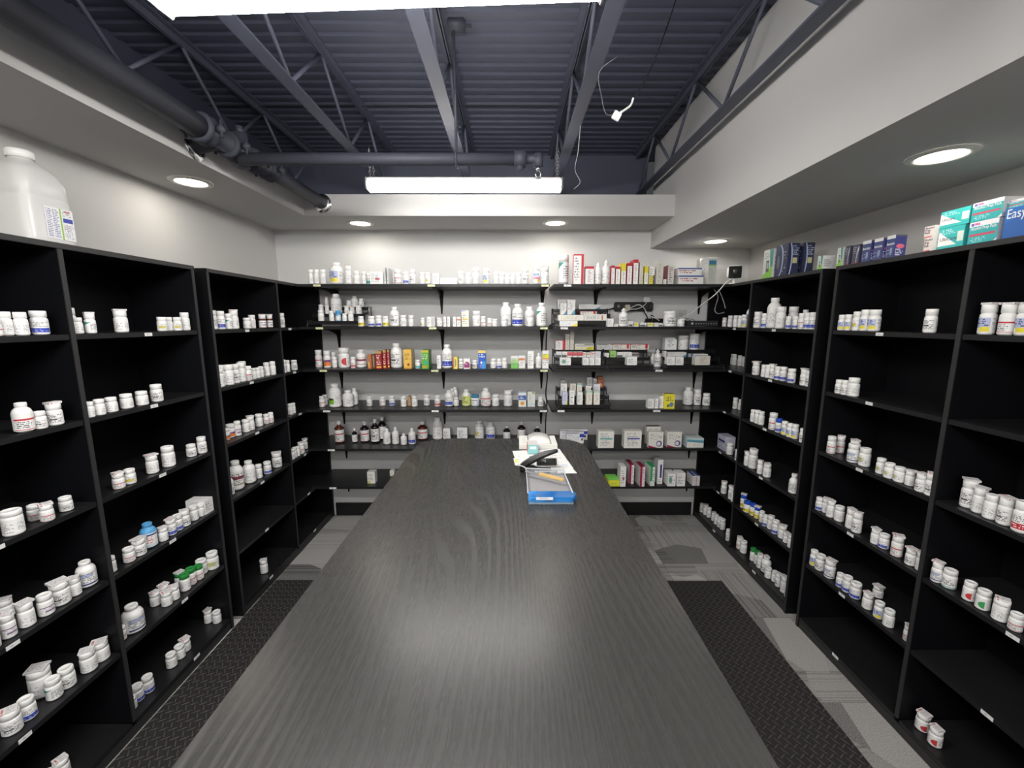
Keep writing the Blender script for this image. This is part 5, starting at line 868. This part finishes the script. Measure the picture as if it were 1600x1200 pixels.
# ------------------------------------------------------------------ things on the counter
TZ = .9144
pm = print_mat('printed form', (.82, .82, .80), (('r', .62, .95, .78, .94, (.6, .68, .8)),), ((.08, .92, .1, .7, 10, 50, .45, (.4, .42, .45)),), .7)
pmy = print_mat('printed form with photo', (.80, .80, .79), (('r', .5, .9, .45, .8, (.12, .13, .12)),), ((.1, .9, .1, .4, 4, 48, .48, TX),), .7)
def sheet(pts, z, m, label, th=.0006, name='paper_sheet'):
    bm = nb(); L = bm.loops.layers.uv.verify()
    lo = [bm.verts.new((p[0], p[1], 0)) for p in pts]; hi = [bm.verts.new((p[0], p[1], th)) for p in pts]
    f = bm.faces.new(hi); f2 = bm.faces.new(lo[::-1])
    for l, uv in zip(f.loops, ((0, 0), (1, 0), (1, 1), (0, 1))): l[L].uv = uv
    for i in range(4): j = (i+1) % 4; bm.faces.new((lo[i], lo[j], hi[j], hi[i]))
    o = mesh_obj(name, bm, m, None, False, (0, 0, z)); tag(o, label, 'paper'); return o
sheet([(.030, 1.835), (.285, 1.80), (.255, 2.09), (.008, 2.055)], TZ, pm, 'upper large printed sheet lying under the black stapler')
sheet([(.175, 1.735), (.292, 1.738), (.270, 1.86), (.190, 1.865)], TZ+.0008, pm, 'lower right printed sheet on the counter beside clear pen')
sheet([(.045, 1.86), (.135, 1.85), (.135, 1.99), (.055, 2.0)], TZ+.0016, pmy, 'small form with dark photo block under the teal carton')
yl = plain('yellow sticky paper', (.80, .72, .18), .7)
sheet([(.020, 1.835), (.052, 1.83), (.046, 1.925), (.012, 1.935)], TZ+.0026, pm, 'narrow white slip with yellow notes at left of forms')
sheet([(.022, 1.87), (.036, 1.87), (.034, 1.915), (.018, 1.915)], TZ+.0034, yl, 'yellow sticky note on the narrow white slip')
sheet([(.046, 1.775), (.060, 1.775), (.054, 1.85), (.040, 1.85)], TZ+.0034, yl, 'yellow sticky note just left of the stapler hinge')
# thick pad with an arched sheet
t = empty('paper_pad', (.145, 2.165, TZ), -.01); tag(t, 'thick white folded leaflet pad at far right end of counter', 'paper pad')
bm = nb(); L = bm.loops.layers.uv.verify()
box_uv(bm, .20, .175, .024, y0=-.08); pd = print_mat('pad paper', (.80, .80, .76), (), ((.1, .9, .1, .9, 9, 40, .42, (.45, .45, .45)),), .8); pe = plain('pad edge paper', (.68, .68, .63), .8)
mesh_obj('page_block', bm, [pe, pe, pd], t)
bm = nb(); n = 12; top = []
for k in range(n+1):
    a = k/n; top.append((-.055+.125*a, .0245+.020*math.sin(PI*a)**.7))
va = [bm.verts.new((x, -.070, z)) for x, z in top]; vb = [bm.verts.new((x, .09, z)) for x, z in top]
L = bm.loops.layers.uv.verify()
for k in range(n):
    f = bm.faces.new((va[k], va[k+1], vb[k+1], vb[k])); f.smooth = True
    for l, uv in zip(f.loops, ((k/n, 0), ((k+1)/n, 0), ((k+1)/n, 1), (k/n, 1))): l[L].uv = uv
bm.faces.new(va[::-1]); bm.faces.new(vb); bm.faces.new((va[0], vb[0], vb[-1], va[-1]))
mesh_obj('arched_leaflet', bm, pd, t, True)
# teal and white small carton
s_t = dict(desc='teal-fronted', base=(.25, .55, .56), shapes=(('r', .2, .8, .5, .8, W_),), texts=(), side=(.72, .12, .12), top=(.74, .68, .68), word=None)
CT['tec'] = s_t
carton(.112, 2.00, TZ+.0022, .052, .075, .048, 'tec', 'small teal-fronted pink-sided carton standing before the thick pad', None, .04)
# stapler
t = empty('stapler', (.05, 1.765, TZ+.0036), .02); tag(t, 'black stapler with raised curved arm on the printed sheets', 'stapler')
def loft(bm, secs):
    rg = []
    for (x, z, hw, hh) in secs:
        rg.append([bm.verts.new((x, y_*hw, z+z_*hh)) for y_, z_ in ((-.8, -1), (.8, -1), (1, -.5), (1, .4), (.6, 1), (-.6, 1), (-1, .4), (-1, -.5))])
    for i in range(len(rg)-1):
        for k in range(8): bm.faces.new((rg[i][k], rg[i][(k+1) % 8], rg[i+1][(k+1) % 8], rg[i+1][k]))
    bm.faces.new(rg[0][::-1]); bm.faces.new(rg[-1])
bm = nb(); loft(bm, [(-.008, .020, .010, .008), (.005, .026, .017, .013), (.035, .044, .018, .014), (.07, .062, .018, .013), (.11, .078, .017, .010), (.145, .088, .015, .007), (.158, .091, .012, .005)])
mesh_obj('arm', bm, plain('satin black plastic', (.014, .014, .015), .3), t, True)
bm = nb(); loft(bm, [(.0, .034, .008, .003), (.035, .056, .012, .004), (.07, .073, .012, .004), (.11, .087, .012, .003), (.15, .0945, .010, .002)])
mesh_obj('top_cover', bm, plain('dark grey satin plastic', (.09, .09, .095), .35), t, True)
bm = nb(); loft(bm, [(-.01, .009, .016, .008), (.02, .012, .020, .012), (.05, .012, .020, .011), (.075, .006, .020, .005), (.13, .004, .018, .003)])
mesh_obj('base', bm, plain('satin black plastic', (.014, .014, .015), .3), t, True)
bm = nb(); box(bm, -.006, .004, -.008, .008, .012, .03, .003); mesh_obj('red_button', bm, plain('red plastic', (.5, .04, .03), .4), t)
# rolled dark tube and clear pen
t = empty('dark_roll', (.165, 1.835, TZ+.0188)); tag(t, 'dark glossy short roll lying behind the stapler arm', 'roll')
bm = nb(); tube(bm, [(-.045, 0, 0), (.042, .004, 0)], .016, 20); mesh_obj('roll_body', bm, plain('smoky plastic', (.03, .032, .032), .18), t, True)
bm = nb(); tube(bm, [(.042, .004, 0), (.048, .004, 0)], [.0165, .015], 20); mesh_obj('roll_end', bm, plain('dark grey end', (.08, .08, .08), .4), t, True)
t = empty('marker_pen', (.155, 1.742, TZ+.0065)); tag(t, 'clear and white marker pen lying behind the counting tray', 'pen')
bm = nb(); tube(bm, [(-.05, 0, 0), (.018, 0, 0)], .005, 12); mesh_obj('barrel', bm, plain('pale pen plastic', (.6, .62, .62), .3), t, True)
bm = nb(); tube(bm, [(.018, 0, 0), (.05, 0, 0)], .0056, 12); mesh_obj('pen_cap', bm, clear_pl, t, True)
# pill counting tray
t = empty('counting_tray', (.145, 1.43, TZ), 0); tag(t, 'clear pill counting tray with blue front trough on counter', 'tray')
clr = plain('clear tray plastic', (.80, .82, .86), .06, trans=.85); blt = plain('clear blue plastic', (.05, .38, .92), .06, trans=.75)
bm = nb(); box(bm, -.078, .082, .03, .285, .006, .009); mesh_obj('tray_floor', bm, plain('frosted tray floor', (.42, .42, .44), .35, trans=.3, bump=(120, .6, .002)), t)
bm = nb()
for (a, b) in (((-.080, .03), (-.078, .285)), ((.084, .03), (.080, .27)), ((-.078, .285), (.080, .27))):
    A, B = Vector((*a, 0)), Vector((*b, 0)); d = (B-A).normalized(); nrm = Vector((-d.y, d.x, 0))*.0015
    lo = [A-nrm, B-nrm, B+nrm, A+nrm]
    v0 = [bm.verts.new((p.x, p.y, .004)) for p in lo]; v1 = [bm.verts.new((p.x, p.y, .030)) for p in lo]
    bm.faces.new(v0[::-1]); bm.faces.new(v1)
    for i in range(4): j = (i+1) % 4; bm.faces.new((v0[i], v0[j], v1[j], v1[i]))
mesh_obj('tray_wall', bm, clr, t)
bm = nb(); tube(bm, smooth_path([(-.081, .03, .031), (-.079, .26, .031), (-.088, .30, .033), (-.115, .318, .036)]), .0028, 8); tube(bm, [(-.08, .287, .031), (.081, .272, .031), (.086, .03, .031)], .0028, 8); mesh_obj('rim', bm, plain('clear rim plastic', (.78, .80, .84), .1, trans=.4), t, True)
bm = nb()
pr_ = [(-.080, -.008), (.082, -.008), (.097, .012), (.097, .03), (.086, .045), (-.080, .045)]
lo = [bm.verts.new((a, b, .012)) for a, b in pr_]; hi = [bm.verts.new((a, b, .031)) for a, b in pr_]
bm.faces.new(lo[::-1]); bm.faces.new(hi)
for i in range(6): j = (i+1) % 6; bm.faces.new((lo[i], lo[j], hi[j], hi[i]))
mesh_obj('trough_lid', bm, blt, t)
bm = nb(); box(bm, -.080, .085, -.006, .045, .0005, .011, .002); mesh_obj('trough_base', bm, plain('pale blue clear plastic', (.55, .75, .88), .08, trans=.6), t)
bm = nb(); box_uv(bm, .062, .0012, .010, cx=-.022, y0=-.0095, z0=.0205); tm = print_mat('tray label', (.8, .8, .8), (), ((.15, .85, .3, .75, 1, 26, .65, GY),)); mesh_obj('name_sticker', bm, [tm, tm, tm], t)
t = empty('counting_spatula', (.165, 1.60, TZ+.038), -.62); tag(t, 'tan handled counting spatula resting across the clear tray', 'spatula')
bm = nb(); box(bm, -.058, .058, -.008, .008, -.006, .006, .003); mesh_obj('handle', bm, plain('tan plastic', (.62, .42, .17), .5), t)
bm = nb(); box(bm, -.125, -.055, -.009, .009, -.004, -.002, .0005); mesh_obj('blade', bm, plain('steel blade', (.6, .6, .62), .3, metal=.8), t)
# crumbs of white paper on the right mat
for i, (x, y) in enumerate(((.93, 1.285), (-.73, 1.07), (-.93, .86))):
    bm = nb(); box(bm, x-.004, x+.004, y-.003, y+.003, .0122, .016, .001); o = mesh_obj('paper_crumb', bm, paper)
    tag(o, ('white crumb on the right floor mat', 'white crumb on left mat close to the counter edge', 'white crumb on left mat nearer the viewer')[i], 'crumb')
